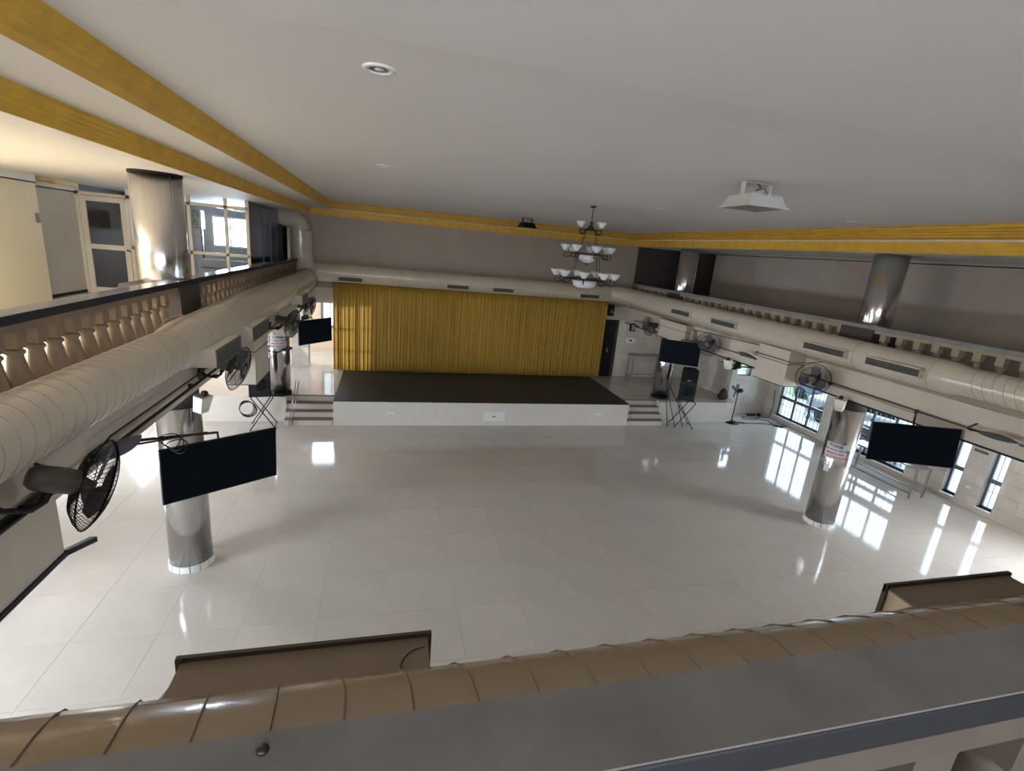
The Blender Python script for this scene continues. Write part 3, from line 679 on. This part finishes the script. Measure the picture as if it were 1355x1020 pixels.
# ---------------------------------------------------------------- wall fans
def make_fan(name, label, group, wires=44):
    t = thing(name, label, 'fan', group=group)       # axis +X = air direction, origin = hub centre
    R_, D = .285, .15
    Mx = Matrix.Rotation(PI / 2, 4, 'Y')             # lathe z -> x
    MB().lathe([(0, -.33), (.05, -.33), (.075, -.30), (.08, -.20), (.075, -.10), (.05, -.07), (.025, -.06), (.025, -.0), (0, 0)], 18, Mx).build('motor', fanm, t)
    for side, xx, nm in ((1, .06, 'front_guard'), (-1, -.09, 'rear_guard')):
        g = MB()
        for rr, xo, th in ((R_, 0, .006), (.20, xx * .75, .003), (.09, xx, .004)):
            g.tube([(xo, rr * math.cos(a), rr * math.sin(a)) for a in [2 * PI * k_ / 28 for k_ in range(28)]], th, 4, closed=True)
        for k_ in range(wires):
            a = 2 * PI * k_ / wires; tw = .35 * (1 if side > 0 else -1)
            pts = []
            for s_, fx in ((0, 1), (.33, 1), (.62, .8), (.88, .35), (1, 0)):
                rr = .06 + (R_ - .06) * s_; aa = a + tw * s_; pts.append((xx * fx, rr * math.cos(aa), rr * math.sin(aa)))
            g.tube(pts, .0022, 3, caps=False)
        g.build(nm, blackm, t)
    MB().lathe([(0, .07), (.055, .07), (.06, .062), (.06, .055), (0, .055)], 18, Mx).build('badge', fanm, t)
    for k_ in range(3):
        b = MB(); a0 = 2 * PI * k_ / 3; M = Matrix.Rotation(a0, 4, 'X')
        pts = [(-.02, -.03, .03), (.01, .03, .03), (.03, .10, .14), (.02, .085, .23), (-.02, -.02, .25), (-.035, -.075, .15)]
        va = [b.bm.verts.new(M @ Vector(p)) for p in pts]; vb = [b.bm.verts.new(M @ (Vector(p) + Vector((.005, 0, 0)))) for p in pts]
        b.bm.faces.new(va); b.bm.faces.new(vb[::-1])
        for i in range(6): b.bm.faces.new((va[i], va[(i + 1) % 6], vb[(i + 1) % 6], vb[i]))
        b.build('blade', greyfan, t)
    MB().tube([(-.2, 0, -.06), (-.2, 0, -.14), (-.24, 0, -.2), (-.36, 0, -.22), (-.42, 0, -.2)], .018, 8).build('bracket', blackm, t)
    MB().tube([(-.2, .05, -.02), (-.2, .08, -.1), (-.22, .03, -.17), (-.3, .03, -.2)], .012, 6).build('arm', blackm, t)
    MB().box(-.45, -.42, -.06, .06, -.28, -.12).build('wall_plate', blackm, t)
    return t
fg = 'oscillating wall fans along the beams'
f0 = make_fan('wall_fan', 'large black cage wall fan nearest the camera on the left beam', fg, 56)
f0.location = (-1.90, 3.62, 3.12); f0.rotation_euler = (0, .45, .58); f0.scale = (1.08, 1.08, 1.08)
dup(f0, (-1.93, 7.2, 3.04), (0, .25, -.18), 'wall fan on the left beam under the nearest box vent', fg)
dup(f0, (-1.93, 11.2, 3.02), (0, .25, -.25), 'wall fan on the left beam above the far left column notice', fg)
dup(f0, (-1.93, 13.7, 3.03), (0, .25, -.3), 'farthest wall fan on the left beam, beyond the far left screen arm', fg)
dup(f0, (8.08, 7.62, 3.03), (0, .15, PI + .62), 'wall fan on the right beam above the column with the notice', fg)
dup(f0, (8.12, 11.05, 3.03), (0, .15, PI + .62), 'wall fan on the right beam between the two right screens', fg)
dup(f0, (8.06, 14.1, 3.0), (0, .15, PI + .15), 'wall fan on the right beam above the far right screen', fg)

# leaf shaped lamps on arms
def make_lamp(label):
    t = thing('arm_lamp', label, 'lamp', group='leaf shaped lamps on the beams')
    b = MB(); n = 10; L = .46
    def sec(x): s_ = (x / L); return .075 * math.sin(PI * min(1, s_ * .9 + .1)) ** .7 + .004
    top = []; bot = []
    for i in range(n + 1):
        x = L * i / n; w_ = sec(x); h = .05 * math.sin(PI * (.08 + .84 * i / n))
        top.append([b.bm.verts.new((x, w_ * c, h * (1 - c * c) + .006)) for c in (-1, -.5, 0, .5, 1)])
    for i in range(n):
        for j in range(4): f = b.bm.faces.new((top[i][j], top[i + 1][j], top[i + 1][j + 1], top[i][j + 1])); f.smooth = True
    b.build('housing', greyfan, t)
    c = MB(); vs = []
    for i in range(n + 1): x = L * i / n; w_ = sec(x); vs.append([c.bm.verts.new((x, -w_, .006)), c.bm.verts.new((x, 0, -.02)), c.bm.verts.new((x, w_, .006))])
    for i in range(n):
        for j in range(2): f = c.bm.faces.new((vs[i][j], vs[i + 1][j], vs[i + 1][j + 1], vs[i][j + 1])); f.smooth = True
    c.build('lens', white, t)
    MB().tube([(0, 0, .01), (-.12, 0, -.01), (-.2, .06, -.03), (-.2, .42, -.03)], .014, 6).build('arm', blackm, t)
    return t
l0 = make_lamp('leaf shaped lamp on the left beam just behind the nearest fan'); l0.location = (-2.12, 4.1, 3.08); l0.rotation_euler = (.3, -.06, PI / 2 - .25)
dup(l0, (-2.0, 13.0, 2.83), (.3, -.12, PI / 2 - .1), 'dark leaf shaped lamp at the far left above the left stage screen')
dup(l0, (8.30, 9.55, 3.0), (-.3, -.1, PI / 2 + .12), 'leaf shaped lamp on the right beam between box and middle fan', scale=(1, -1, 1))
dup(l0, (8.30, 4.85, 2.99), (.3, .0, -PI / 2 + .05), 'pale leaf shaped lamp on the right beam at the right edge of the photo')
dup(l0, (-1.90, 9.85, 2.72), (.3, 0, PI / 2 - .35), 'small leaf lamp before the far left hanging screen', scale=(.8, .8, .8))

# little cream wall speakers at the beams
def make_ws(label):
    t = thing('wall_speaker', label, 'speaker', group='small cream speakers at the beams')
    b = MB(); b.hexa([(-.06, -.07, -.13), (.06, -.06, -.13), (.06, .06, -.13), (-.06, .07, -.13), (-.06, -.09, .11), (.09, -.09, .11), (.09, .09, .11), (-.06, .09, .11)])
    b.build('cabinet', whitep, t, bevel=.008); MB().box(.0, .05, -.03, .03, .11, .17).build('bracket', blackm, t)
    MB().box(.062, .07, -.055, .055, -.11, .02, Matrix.Rotation(-.0, 4, 'Y')).build('grille', mat('cream_grille', (.6, .56, .47), .6), t); return t
ws = make_ws('small cream wall speaker hanging on the left beam above the left floor column'); ws.location = (-2.30, 6.85, 2.66); ws.rotation_euler = (0, .2, -.5)
dup(ws, (-2.32, 10.25, 2.63), (0, .2, -.4), 'small cream wall speaker near the big black speaker at far left')
dup(ws, (8.36, 7.15, 2.67), (0, .2, PI + .5), 'small cream wall speaker on top of the column with the notice')
dup(ws, (8.36, 10.45, 2.66), (0, .2, PI + .5), 'small white wall speaker below the middle right fan')
# spot light at far right beam end and dark speaker by the door
t = thing('flood_lamp', 'small black flood lamp on the far right beam near the door', 'lamp', (8.32, 15.6, 2.72))
MB().box(-.09, .09, -.05, .05, -.13, .13).build('housing', black, t, bevel=.01); MB().box(-.06, .06, -.056, -.05, -.09, .09).build('glass', greyp, t); MB().tube([(.08, 0, .05), (.3, 0, .06), (.36, -.1, .08)], .015, 6).build('arm', blackm, t)
t = thing('small_speaker', 'small black speaker hung beside the right end of the curtain', 'speaker', (7.85, 16.5, 3.18))
MB().box(-.09, .09, -.08, .1, -.2, .2).build('cabinet', black, t, bevel=.01); MB().lathe([(.06, 0), (.05, .01), (0, .005)], 14, Matrix.Translation((0, -.08, -.05)) @ Matrix.Rotation(PI / 2, 4, 'X')).build('cone', grille_m, t)

# ---------------------------------------------------------------- hanging screens
def tv(A, B, h, label, beam_pt, arm_back=.05, roll=0):
    A = Vector(A); B = Vector(B); d = (B - A); L = d.length; c = (A + B) / 2; ang = math.atan2(d.y, d.x)
    t = thing('hanging_screen', label, 'television', (c.x, c.y, c.z - h / 2), ang, 'black flat screens hung from the beams')
    a = math.asin(d.z / L); t.rotation_euler = (0, -a, ang)
    MB().box(-L / 2, L / 2, 0, .035, -h / 2, h / 2).build('bezel', blackg, t, bevel=.004)
    MB().box(-L / 2 + .012, L / 2 - .012, -.003, .001, -h / 2 + .016, h / 2 - .012).build('display', screen, t)
    MB().box(-L * .3, L * .3, .035, .07, -h * .3, h * .25).build('back_cover', black, t, bevel=.01)
    inv = (Matrix.Translation(t.location) @ t.rotation_euler.to_matrix().to_4x4()).inverted()
    p = inv @ Vector(beam_pt)
    MB().tube([(0, .07, h * .1), (0, .12, h * .5 + .03), p * .5 + Vector((0, .06, h * .28)), p], .015, 6).build('arm', blackm, t)
    MB().box(-.1, .1, .05, .09, -h * .2, h * .35).build('mount', blackm, t)
    return t
def sc(P, s): return (P[0] * s, P[1] * s, 4.9 + (P[2] - 4.9) * s)
tv(sc((-2.02, 4.85, 2.84), 1.04), sc((-1.15, 5.50, 2.82), 1.04), .585, 'large black screen hanging in front of the left steel column', (-2.4, 4.9, 2.90))
tv(sc((-1.88, 11.62, 3.01), 1.02), sc((-1.25, 12.23, 3.04), 1.02), .565, 'black screen hanging at far left beside the yellow curtain', (-2.4, 10.9, 2.9))
tv(sc((6.46, 10.57, 3.19), 1.14), sc((7.17, 9.99, 3.21), 1.14), .64, 'black screen hanging at far right above the black speaker', (8.5, 12.0, 2.9))
tv(sc((6.70, 5.13, 3.04), 1.12), sc((7.58, 4.60, 3.12), 1.12), .63, 'large black screen hanging right of the notice column before the windows', (8.5, 5.9, 2.93))
cc = MB()
for k_ in range(3):
    cc.tube([(-2.0 + .0 * k_ + .09 * math.cos(a) + .03 * k_, 5.05 + .03 * math.sin(2 * a), 2.86 - .03 * k_ + .07 * math.sin(a)) for a in [2 * PI * j / 16 for j in range(16)]], .005, 5, closed=True)
tag(cc.build('cable_loop', black), 'loops of black cable above the left hanging screen', 'cable')
tag(MB().tube([(-2.4, 4.6, 2.95), (-2.1, 5.05, 2.86), (-1.75, 5.3, 2.85)], .01, 6).build('stay_rod', blackm), 'thin black stay rod from the left beam to the nearest screen', 'rod')

# ---------------------------------------------------------------- PA speakers on folding stands
def pa(label, slabel, x, y, z0, w_, d_, h, rz, sx, sy, szt, srz):
    t = thing('loudspeaker', label, 'speaker', (x, y, z0), rz)
    MB().prism([(-w_ / 2, -d_ / 2), (w_ / 2, -d_ / 2), (w_ / 2 * .75, d_ / 2), (-w_ / 2 * .75, d_ / 2)], h).build('cabinet', black, t, bevel=.012)
    MB().box(-w_ / 2 + .02, w_ / 2 - .02, -d_ / 2 - .012, -d_ / 2, .03, h * .62).build('grille', mat('speaker_grille', (.014, .014, .016), .8), t)
    MB().lathe([(.0, .0), (.06, .006), (.15, .02), (.16, 0)], 24, Matrix.Translation((0, -d_ / 2 - .012, h * .33)) @ Matrix.Rotation(PI / 2, 4, 'X')).build('woofer', black, t)
    MB().box(-w_ / 2 * .7, w_ / 2 * .7, -d_ / 2 - .01, -d_ / 2, h * .70, h * .92).build('horn', blackg, t, bevel=.004)
    MB().box(-.06, .06, -d_ / 2 - .013, -d_ / 2 - .01, h * .64, h * .67).build('badge', greyp, t)
    s = thing('folding_stand', slabel, 'stand', (sx, sy, 0), srz); H = szt; W = .30; DD = .27
    for yy in (-DD, DD):
        MB().tube([(-W, yy, .0), (W * .8, yy, H - .02)], .014, 6).build('leg', blackm, s); MB().tube([(W, yy * .9, .0), (-W * .8, yy * .9, H - .02)], .014, 6).build('leg', blackm, s)
    for xx in (-W * .8, W * .8): MB().tube([(xx, -DD - .02, H - .012), (xx, DD + .02, H - .012)], .014, 6).build('top_bar', blackm, s)
    MB().tube([(-.0, -DD, H * .53), (0, DD, H * .53)], .01, 6).build('pivot', blackm, s); MB().tube([(W * .93, -DD, .06), (W * .93, DD, .06)], .01, 6).build('cross_bar', blackm, s)
    for xx in (-.1, .1): MB().box(-W * .8, W * .8, xx - .02, xx + .02, H - .012, H).build('top_slat', blackm, s)
    return t
pa('black loudspeaker on a folding stand left of the far left column', 'black folding stand under the left loudspeaker', -3.05, 13.05, .86, .50, .42, 1.0, .2, -3.0, 13.05, .86, .15)
pa('black loudspeaker on a folding stand beside the far right column', 'black folding stand under the right loudspeaker', 9.28, 13.25, .86, .50, .42, 1.0, -.5, 9.2, 13.1, .86, -.3)
cc = MB()
for k_ in range(5): cc.tube([(-3.30 + .01 * k_ + (.16 + .01 * k_) * math.cos(a), 12.72 + .02 * math.sin(3 * a + k_), .62 - .012 * k_ + .19 * math.sin(a)) for a in [2 * PI * j / 18 for j in range(18)]], .008, 5, closed=True)
tag(cc.build('cable_coil', black), 'coil of black cable hanging from the left folding stand', 'cable')
# folded stand leaning by the right column
t = thing('folded_stand', 'folded thin black stand leaning against the far right column', 'stand', (8.6, 13.3, 0))
for p, q in [((.0, .12, 1.45), (.42, -.12, .72)), ((.42, -.12, .72), (.60, -.3, 0)), ((.0, .1, 1.35), (.35, -.25, 0)), ((.05, .1, 1.1), (.05, -.3, 0))]: MB().tube([p, q], .013, 6).build('bar', blackm, t)
t = thing('folded_stand', 'pair of thin steel rods leaning against the far left column', 'stand', (-2.42, 13.1, 0))
for dx in (0, .07): MB().tube([(dx, 0, 0), (dx + .16, .3, 1.15)], .012, 6).build('bar', steel2, t)

# ---------------------------------------------------------------- tables, fan, bag, cables
def table(label, x0, x1, y0, y1, z0, h, top=True):
    t = thing('steel_table', label, 'table', ((x0 + x1) / 2, (y0 + y1) / 2, z0)); a, b = (x1 - x0) / 2, (y1 - y0) / 2
    for sx in (-1, 1):
        for sy in (-1, 1): MB().box(sx * a - .02 * (sx > 0) * 2 + (0 if sx > 0 else 0), sx * a + .04 * (sx < 0), sy * b - .04 * (sy > 0), sy * b + .04 * (sy < 0), 0, h).build('leg', steel2, t)
    MB().box(-a - .01, a + .01, -b - .01, b + .01, h, h + .03).build('tabletop', steel2, t, bevel=.004)
    for sx in (-1, 1): MB().box(sx * (a - .02) - .012, sx * (a - .02) + .012, -b, b, .10, .13).build('stretcher', steel2, t)
    return t, a, b
t, a, b = table('bare steel frame table on the right platform before the tiled wall', 8.88, 10.1, 16.2, 16.6, PZ, .88); MB().box(-a, a, b - .03, b - .01, .1, .13).build('stretcher', steel2, t)
t, a, b = table('long steel table below the window behind the right screen', 12.30, 12.75, 8.1, 9.95, 0, .74); MB().box(-a + .01, -a + .03, -b, b, .1, .13).build('stretcher', steel2, t)
t = thing('pedestal_fan', 'black pedestal fan without its cage standing on the floor near the far right window', 'fan', (11.35, 13.45, 0))
MB().lathe([(.0, .0), (.24, .0), (.24, .02), (.08, .045), (.03, .07), (0, .07)], 24).build('base', black, t); MB().box(0, .45, -.03, .03, .0, .03, Matrix.Rotation(-.25, 4, 'Z')).build('foot', black, t)
MB().tube([(0, 0, .05), (.03, 0, 1.08)], .016, 8).build('pole', black, t)
MB().lathe([(0, -.12), (.06, -.12), (.075, -.05), (.075, .06), (.05, .12), (0, .12)], 16, Matrix.Translation((.06, 0, 1.12)) @ Matrix.Rotation(PI / 2, 4, 'Y')).build('motor', black, t)
for a in (0.3, PI / 2 + .9, PI + .2, -PI / 2 + .4):
    M = Matrix.Translation((-.08, 0, 1.12)) @ Matrix.Rotation(a, 4, 'X') @ Matrix.Rotation(.3, 4, 'Z'); MB().box(-.002, .002, -.05, .05, .03, .24, M).build('blade', greyp, t)
t = thing('ceiling_fan', 'black ceiling fan hanging under the right gallery near the far window', 'fan', (9.85, 11.9, 2.28))
MB().tube([(0, 0, .05), (0, 0, SL0 - 2.28)], .015, 8).build('down_rod', black, t); MB().lathe([(0, -.06), (.10, -.05), (.12, .0), (.07, .10), (.035, .16), (0, .16)], 20).build('motor', black, t)
for k_ in range(3):
    M = Matrix.Rotation(PI + .75 + 2 * PI * k_ / 3, 4, 'Z') @ Matrix.Rotation(.12, 4, 'X'); MB().box(.1, .62, -.055, .06, -.004, .004, M).build('blade', black, t)
b_ = bmesh.new(); bmesh.ops.create_icosphere(b_, subdivisions=3, radius=.2)
for v in b_.verts:
    n_ = math.sin(v.co.x * 31) * math.cos(v.co.y * 27) * .02 + math.sin(v.co.z * 40 + v.co.x * 20) * .012
    v.co *= 1 + n_ * 4; v.co.x *= .95; v.co.y *= .8; v.co.z = max(-.14, v.co.z * (1.15 if v.co.z > 0 else .8)); 
    if v.co.z > .05: v.co.x *= .75; v.co.y *= .75
me = bpy.data.meshes.new('cloth_bag'); b_.to_mesh(me); b_.free(); me.materials.append(mat('bag_cloth', (.05, .035, .03), .9, var=.2)); o = bpy.data.objects.new('cloth_bag', me); C.objects.link(o); o.location = (11.12, 13.85, PZ + .14)
for p in me.polygons: p.use_smooth = True
tag(o, 'dark brown slumped cloth bag at the right end of the platform', 'bag')
cb = MB(); pts = [(11.8, 13.35, .008), (12.4, 13.3, .008), (12.9, 13.2, .008), (13.1, 13.0, .008), (12.95, 12.9, .008), (12.75, 13.1, .008), (12.9, 13.4, .008), (13.15, 13.25, .01), (13.2, 13.0, .012), (13.0, 12.95, .014), (12.8, 13.2, .012), (12.95, 13.6, .008), (12.6, 13.9, .008), (12.2, 14.0, .008), (12.1, 13.8, .008), (12.5, 13.7, .008), (12.9, 13.95, .008), (13.25, 13.9, .02), (13.3, 13.88, .5), (13.34, 14.0, 1.0)]
cb.tube(pts, .012, 6); tag(cb.build('floor_cable', black), 'tangled black cable on the floor by the far right window', 'cable')
tag(MB().box(12.55, 12.85, 14.1, 14.2, 0, .07).box(12.95, 13.05, 14.05, 14.15, 0, .09).build('adapter', black, bevel=.01), 'small black plug boxes on the floor at the right far corner', 'adapter')
for y, z, sx, lb, mm in [(7.72, 1.4, .2, 'long dark socket strip high on the wall between the narrow windows', grille_m), (7.68, .5, .08, 'pale switch plate low on the wall between the narrow windows', white)]:
    tag(MB().box(WR - .02, WR, y - sx, y + sx * .4, z - .03, z + .03).build('socket_plate', mm, bevel=.003), lb, 'socket')
t = thing('switch_board', 'white switch board with dark switches on the tiled back wall above the steel table', 'switch', (8.87, YB, 2.08)); MB().box(-.2, .2, -.02, 0, -.1, .1).build('plate', white, t, bevel=.004); MB().box(-.06, .06, -.03, -.02, -.02, .03).build('switch', black, t)
# stacked benches just inside the window behind the right screen
t = thing('bench_stack', 'stack of dark benches outside the window behind the right screen', 'bench', (14.35, 10.6, 0))
for k_ in range(6): MB().box(-.3, .3, -.75, .75, .12 + .13 * k_, .17 + .13 * k_).build('bench_top', mat('bench_dark', (.10, .10, .11), .4), t, bevel=.01)
for sx in (-.26, .26):
    for sy in (-.7, .7): MB().box(sx - .02, sx + .02, sy - .02, sy + .02, 0, .9).build('leg', black, t)

# ---------------------------------------------------------------- chandelier
ct = thing('chandelier', 'three tier wrought iron chandelier with white glass shades hanging from the ceiling', 'chandelier', (3.68, 9.08, CZ))
MB().lathe([(0, 0), (.06, 0), (.05, -.02), (.015, -.035), (0, -.035)], 16).build('ceiling_rose', iron, ct)
ch = MB()
for k_ in range(6):
    M = Matrix.Translation((0, 0, -.055 - .035 * k_)) @ Matrix.Rotation(PI / 2 * (k_ % 2), 4, 'Z'); ch.tube([M @ Vector((.012 * math.cos(a), 0, .024 * math.sin(a))) for a in [2 * PI * j / 10 for j in range(10)]], .004, 5, closed=True)
ch.build('chain', iron, ct)
MB().lathe([(0, -.26), (.02, -.27), (.035, -.30), (.02, -.33), (.05, -.37), (.06, -.40), (.02, -.44), (0, -.44)], 14).build('finial', iron, ct)
def shade_mesh(r1, r0, h):
    return MB().lathe([(.012, 0), (r0 * .7, .004), (r0, .02), (r1 * .8, h * .65), (r1, h), (r1 - .006, h), (r1 * .8 - .006, h * .65), (r0 - .004, .026), (.012, .012)], 16)
def tier(n, R_, z, sh, r1, rot, ringr):
    MB().tube([(ringr * math.cos(a), ringr * math.sin(a), z) for a in [2 * PI * j / 32 for j in range(32)]], .014, 6, closed=True).build('tier_ring', iron, ct)
    for k_ in range(n):
        a = rot + 2 * PI * k_ / n; c_, s_ = math.cos(a), math.sin(a); P = lambda r, zz: (r * c_, r * s_, zz)
        MB().tube([P(ringr * .6, z), P(ringr + .02, z - .01), P((R_ + ringr) / 2, z - .075), P(R_ - .02, z - .08), P(R_ + .03, z - .05), P(R_, z), P(R_, z + .03)], .009, 6).build('arm', iron, ct)
        MB().tube([P((R_ + ringr) / 2 + .045 * math.cos(q), z - .03 + .035 * math.sin(q)) for q in [5.2 * j / 8 for j in range(9)]], .006, 5).build('scroll', iron, ct)
        s = shade_mesh(r1, r1 * .45, sh).build('shade', shade_m, ct); s.location = P(R_, z + .03)
tier(4, .27, -.42, .10, .09, .4, .10); tier(7, .43, -.86, .115, .105, .2, .27); tier(9, .56, -1.33, .115, .112, .1, .36)
for k_ in range(4):
    a = .5 + PI / 2 * k_; MB().tube([(.10 * math.cos(a), .10 * math.sin(a), -.40), (.27 * math.cos(a), .27 * math.sin(a), -.86)], .006, 5).build('rod', iron, ct)
    MB().tube([(.27 * math.cos(a), .27 * math.sin(a), -.86), (.36 * math.cos(a), .36 * math.sin(a), -1.33)], .006, 5).build('rod', iron, ct)
MB().lathe([(0, -1.50), (.12, -1.495), (.20, -1.46), (.245, -1.36), (.235, -1.36), (.19, -1.45), (0, -1.485)], 24).build('bowl', shade_m, ct)
MB().lathe([(0, -1.03), (.08, -1.02), (.16, -.96), (.19, -.88), (.18, -.88), (0, -1.0)], 20).build('bowl', shade_m, ct); MB().lathe([(0, -1.08), (.015, -1.06), (.02, -1.03), (0, -1.02)], 10).build('finial', iron, ct)

# floodlights on the ceiling
def flood(label, x, y, s, rz, m1, m2):
    t = thing('ceiling_floodlight', label, 'lamp', (x, y, CZ), rz)
    for sx in (-1, 1): MB().box(sx * s * .72 - .012, sx * s * .72 + .012, -.02, .02, -.24, 0).build('bracket', m1, t)
    MB().box(-s * .75, s * .75, -.03, .03, -.006, 0).build('ceiling_plate', m1, t)
    b = MB(); b.hexa([(-s, -s, -.24), (s, -s, -.24), (s, s, -.24), (-s, s, -.24), (-s * .8, -s * .8, -.13), (s * .8, -s * .8, -.13), (s * .8, s * .8, -.13), (-s * .8, s * .8, -.13)]); b.build('housing', m1, t)
    MB().box(-s - .015, s + .015, -s - .015, s + .015, -.255, -.24).build('rim', m1, t); MB().box(-s + .01, s - .01, -s + .01, s - .01, -.258, -.255).build('lens', m2, t)
    for k_ in range(10): MB().box(-s * .7 + s * .14 * k_, -s * .7 + s * .14 * k_ + .008, -s * .86, -s * .8, -.2, -.12).build('fin', m1, t)
    MB().tube([(.0, 0, 0), (.03, -.03, -.04), (-.04, -.04, -.08), (.06, -.06, -.05), (.08, -.1, -.14)], .006, 5).build('cable', black, t)
    return t
flood('square white floodlight bracketed under the ceiling right of centre', 3.86, 4.95, .235, .0, mat('flood_white', (.55, .55, .54), .4), mat('flood_lens', (.28, .33, .31), .2))
flood('small black floodlight under the ceiling near the yellow back cornice', 3.8, 14.15, .2, .15, black, blackg)
# recessed downlights
for i, (x, y, lb, dark) in enumerate([(-.07, 3.31, 'recessed round downlight nearest the camera', 1), (-.08, 7.24, 'second recessed downlight in the left row', 1), (-.07, 11.22, 'third recessed downlight in the left row', 0), (4.55, 8.21, 'flat disc on the ceiling right of the chandelier', 0), (7.1, 10.48, 'small downlight in the far right of the ceiling', 0), (7.19, 6.8, 'dark downlight at the right of the ceiling near the yellow cornice', 1)]):
    t = thing('downlight', lb, 'lamp', (x, y, CZ), group='recessed ceiling downlights'); t.scale = (.8, .8, .8)
    MB().lathe([(.075, 0), (.075, -.012), (.105, -.012), (.12, -.004), (.12, 0)], 28).build('ring', white, t)
    MB().lathe([(0, -.001), (.075, -.001), (.075, -.003), (0, -.003)], 24).build('reflector', mat('reflector', (.10, .11, .10), .3, metal=.5) if dark else greyp, t)
    MB().lathe([(0, -.012), (.03, -.010), (.035, -.003), (0, -.003)], 12).build('bulb', shade_m, t)

# ---------------------------------------------------------------- outside the right windows
S(MB().box(13.75, 40, -15, 45, -.3, -.05).build('pavement', pave))
sbox('lawn', (17.2, 19.5, 13.0, 40, -.05, -.03), green)
bw = sbox('boundary_wall', (19.5, 19.7, -10, 40, -.05, 1.0), boundw)
def tree_(x, y, h, r, label):
    t = thing('tree', label, 'tree', (x, y, -.05), group='trees outside the right windows')
    MB().tube([(0, 0, 0), (.05, 0, h * .5), (.0, .05, h * .8)], [.12, .09, .05], 8).build('trunk', mat('bark', (.10, .07, .05), .9), t)
    b = MB()
    for k_ in range(900):
        v = Vector((random.gauss(0, 1), random.gauss(0, 1), random.gauss(0, 1))); v.normalize(); v *= r * random.uniform(.6, 1); c = Vector((0, 0, h * .75)) + Vector((v.x, v.y, v.z * .8))
        M = Matrix.Translation(c) @ Matrix.Rotation(random.uniform(0, 6), 4, 'Z') @ Matrix.Rotation(random.uniform(-1.2, 1.2), 4, 'X'); s = random.uniform(.06, .12)
        vs = [b.bm.verts.new(M @ Vector(p)) for p in ((-s, 0, 0), (0, -s * .5, .01), (s, 0, 0), (0, s * .5, .01))]; b.bm.faces.new(vs)
    tag(b.build('foliage', green, t), kind='stuff')
for i, (x, y, h, r) in enumerate([(16.5, 18.3, 1.5, .95), (17.9, 20.3, 2.4, 1.2), (18.2, 13.4, 1.4, .9), (20.5, 21.5, 3, 1.6), (21.5, 16.5, 3, 1.6)]):
    tree_(x, y, h, r, ['round green bush seen through the far right window', 'bushy green tree behind the boundary at far right', 'low green shrub seen through the window beside the right screen', 'taller green tree farther beyond the boundary wall', 'leafy green tree standing over the boundary wall'][i])
t = thing('parked_car', 'grey parked car seen through the window left of the right screen', 'car', (16.2, 12.6, -.05), .25)
MB().prism([(-.8, .25), (.8, .25), (.8, .75), (.72, .85), (-.72, .85), (-.8, .75)], 3.6, Matrix.Rotation(PI / 2, 4, 'X') @ Matrix.Translation((0, 0, -1.8))).build('body', carg, t, bevel=.04)
MB().hexa([(-.7, -1.0, .85), (.7, -1.0, .85), (.7, 1.2, .85), (-.7, 1.2, .85), (-.55, -.6, 1.35), (.55, -.6, 1.35), (.55, .9, 1.35), (-.55, .9, 1.35)]).build('cabin', blackg, t)
MB().box(-.55, .55, -.6, .9, 1.35, 1.39).build('roof', carg, t, bevel=.02); MB().box(-.7, .7, -1.84, -1.8, .35, .6).build('grille', black, t)
for sx in (-.72, .72):
    for sy in (-1.15, 1.15): MB().lathe([(0, -.09), (.3, -.09), (.3, .09), (0, .09)], 20, Matrix.Translation((sx, sy, .3)) @ Matrix.Rotation(PI / 2, 4, 'Y')).build('wheel', black, t)
t = thing('parked_van', 'white canopy roofed vehicle seen through the far right window', 'car', (18.0, 15.9, -.05), .1)
MB().box(-.8, .8, -1.2, 1.2, .25, 1.05).build('body', mat('van_blue', (.13, .16, .22), .4), t, bevel=.05); MB().box(-.85, .85, -1.3, 1.3, 1.35, 1.5).build('roof', white, t, bevel=.04)
for sx in (-.75, .75):
    for sy in (-1.1, 1.1): MB().box(sx - .03, sx + .03, sy - .03, sy + .03, 1.05, 1.35).build('post', white, t)
    for sy in (-.8, .8): MB().lathe([(0, -.08), (.25, -.08), (.25, .08), (0, .08)], 18, Matrix.Translation((sx, sy, .25)) @ Matrix.Rotation(PI / 2, 4, 'Y')).build('wheel', black, t)

# pieces that sit on a part become its sub-parts
SUB = {'display': 'bezel', 'badge': 'motor', 'woofer': 'cabinet', 'horn': 'cabinet', 'cone': 'cabinet', 'latch': 'access_panel', 'lens': 'housing', 'fin': 'housing', 'seam': 'shaft', 'lettering': 'paper', 'louver': 'frame', 'switch': 'plate', 'glass': 'housing', 'blade': 'motor'}
for o in list(bpy.data.objects):
    k_ = o.name.split('.')[0]
    if k_ in SUB and o.parent is not None and o.parent.type == 'EMPTY':
        ps = [c for c in o.parent.children if c.name.split('.')[0] == SUB[k_]]
        if ps and not ps[0].matrix_basis.translation.length: o.parent = ps[0]
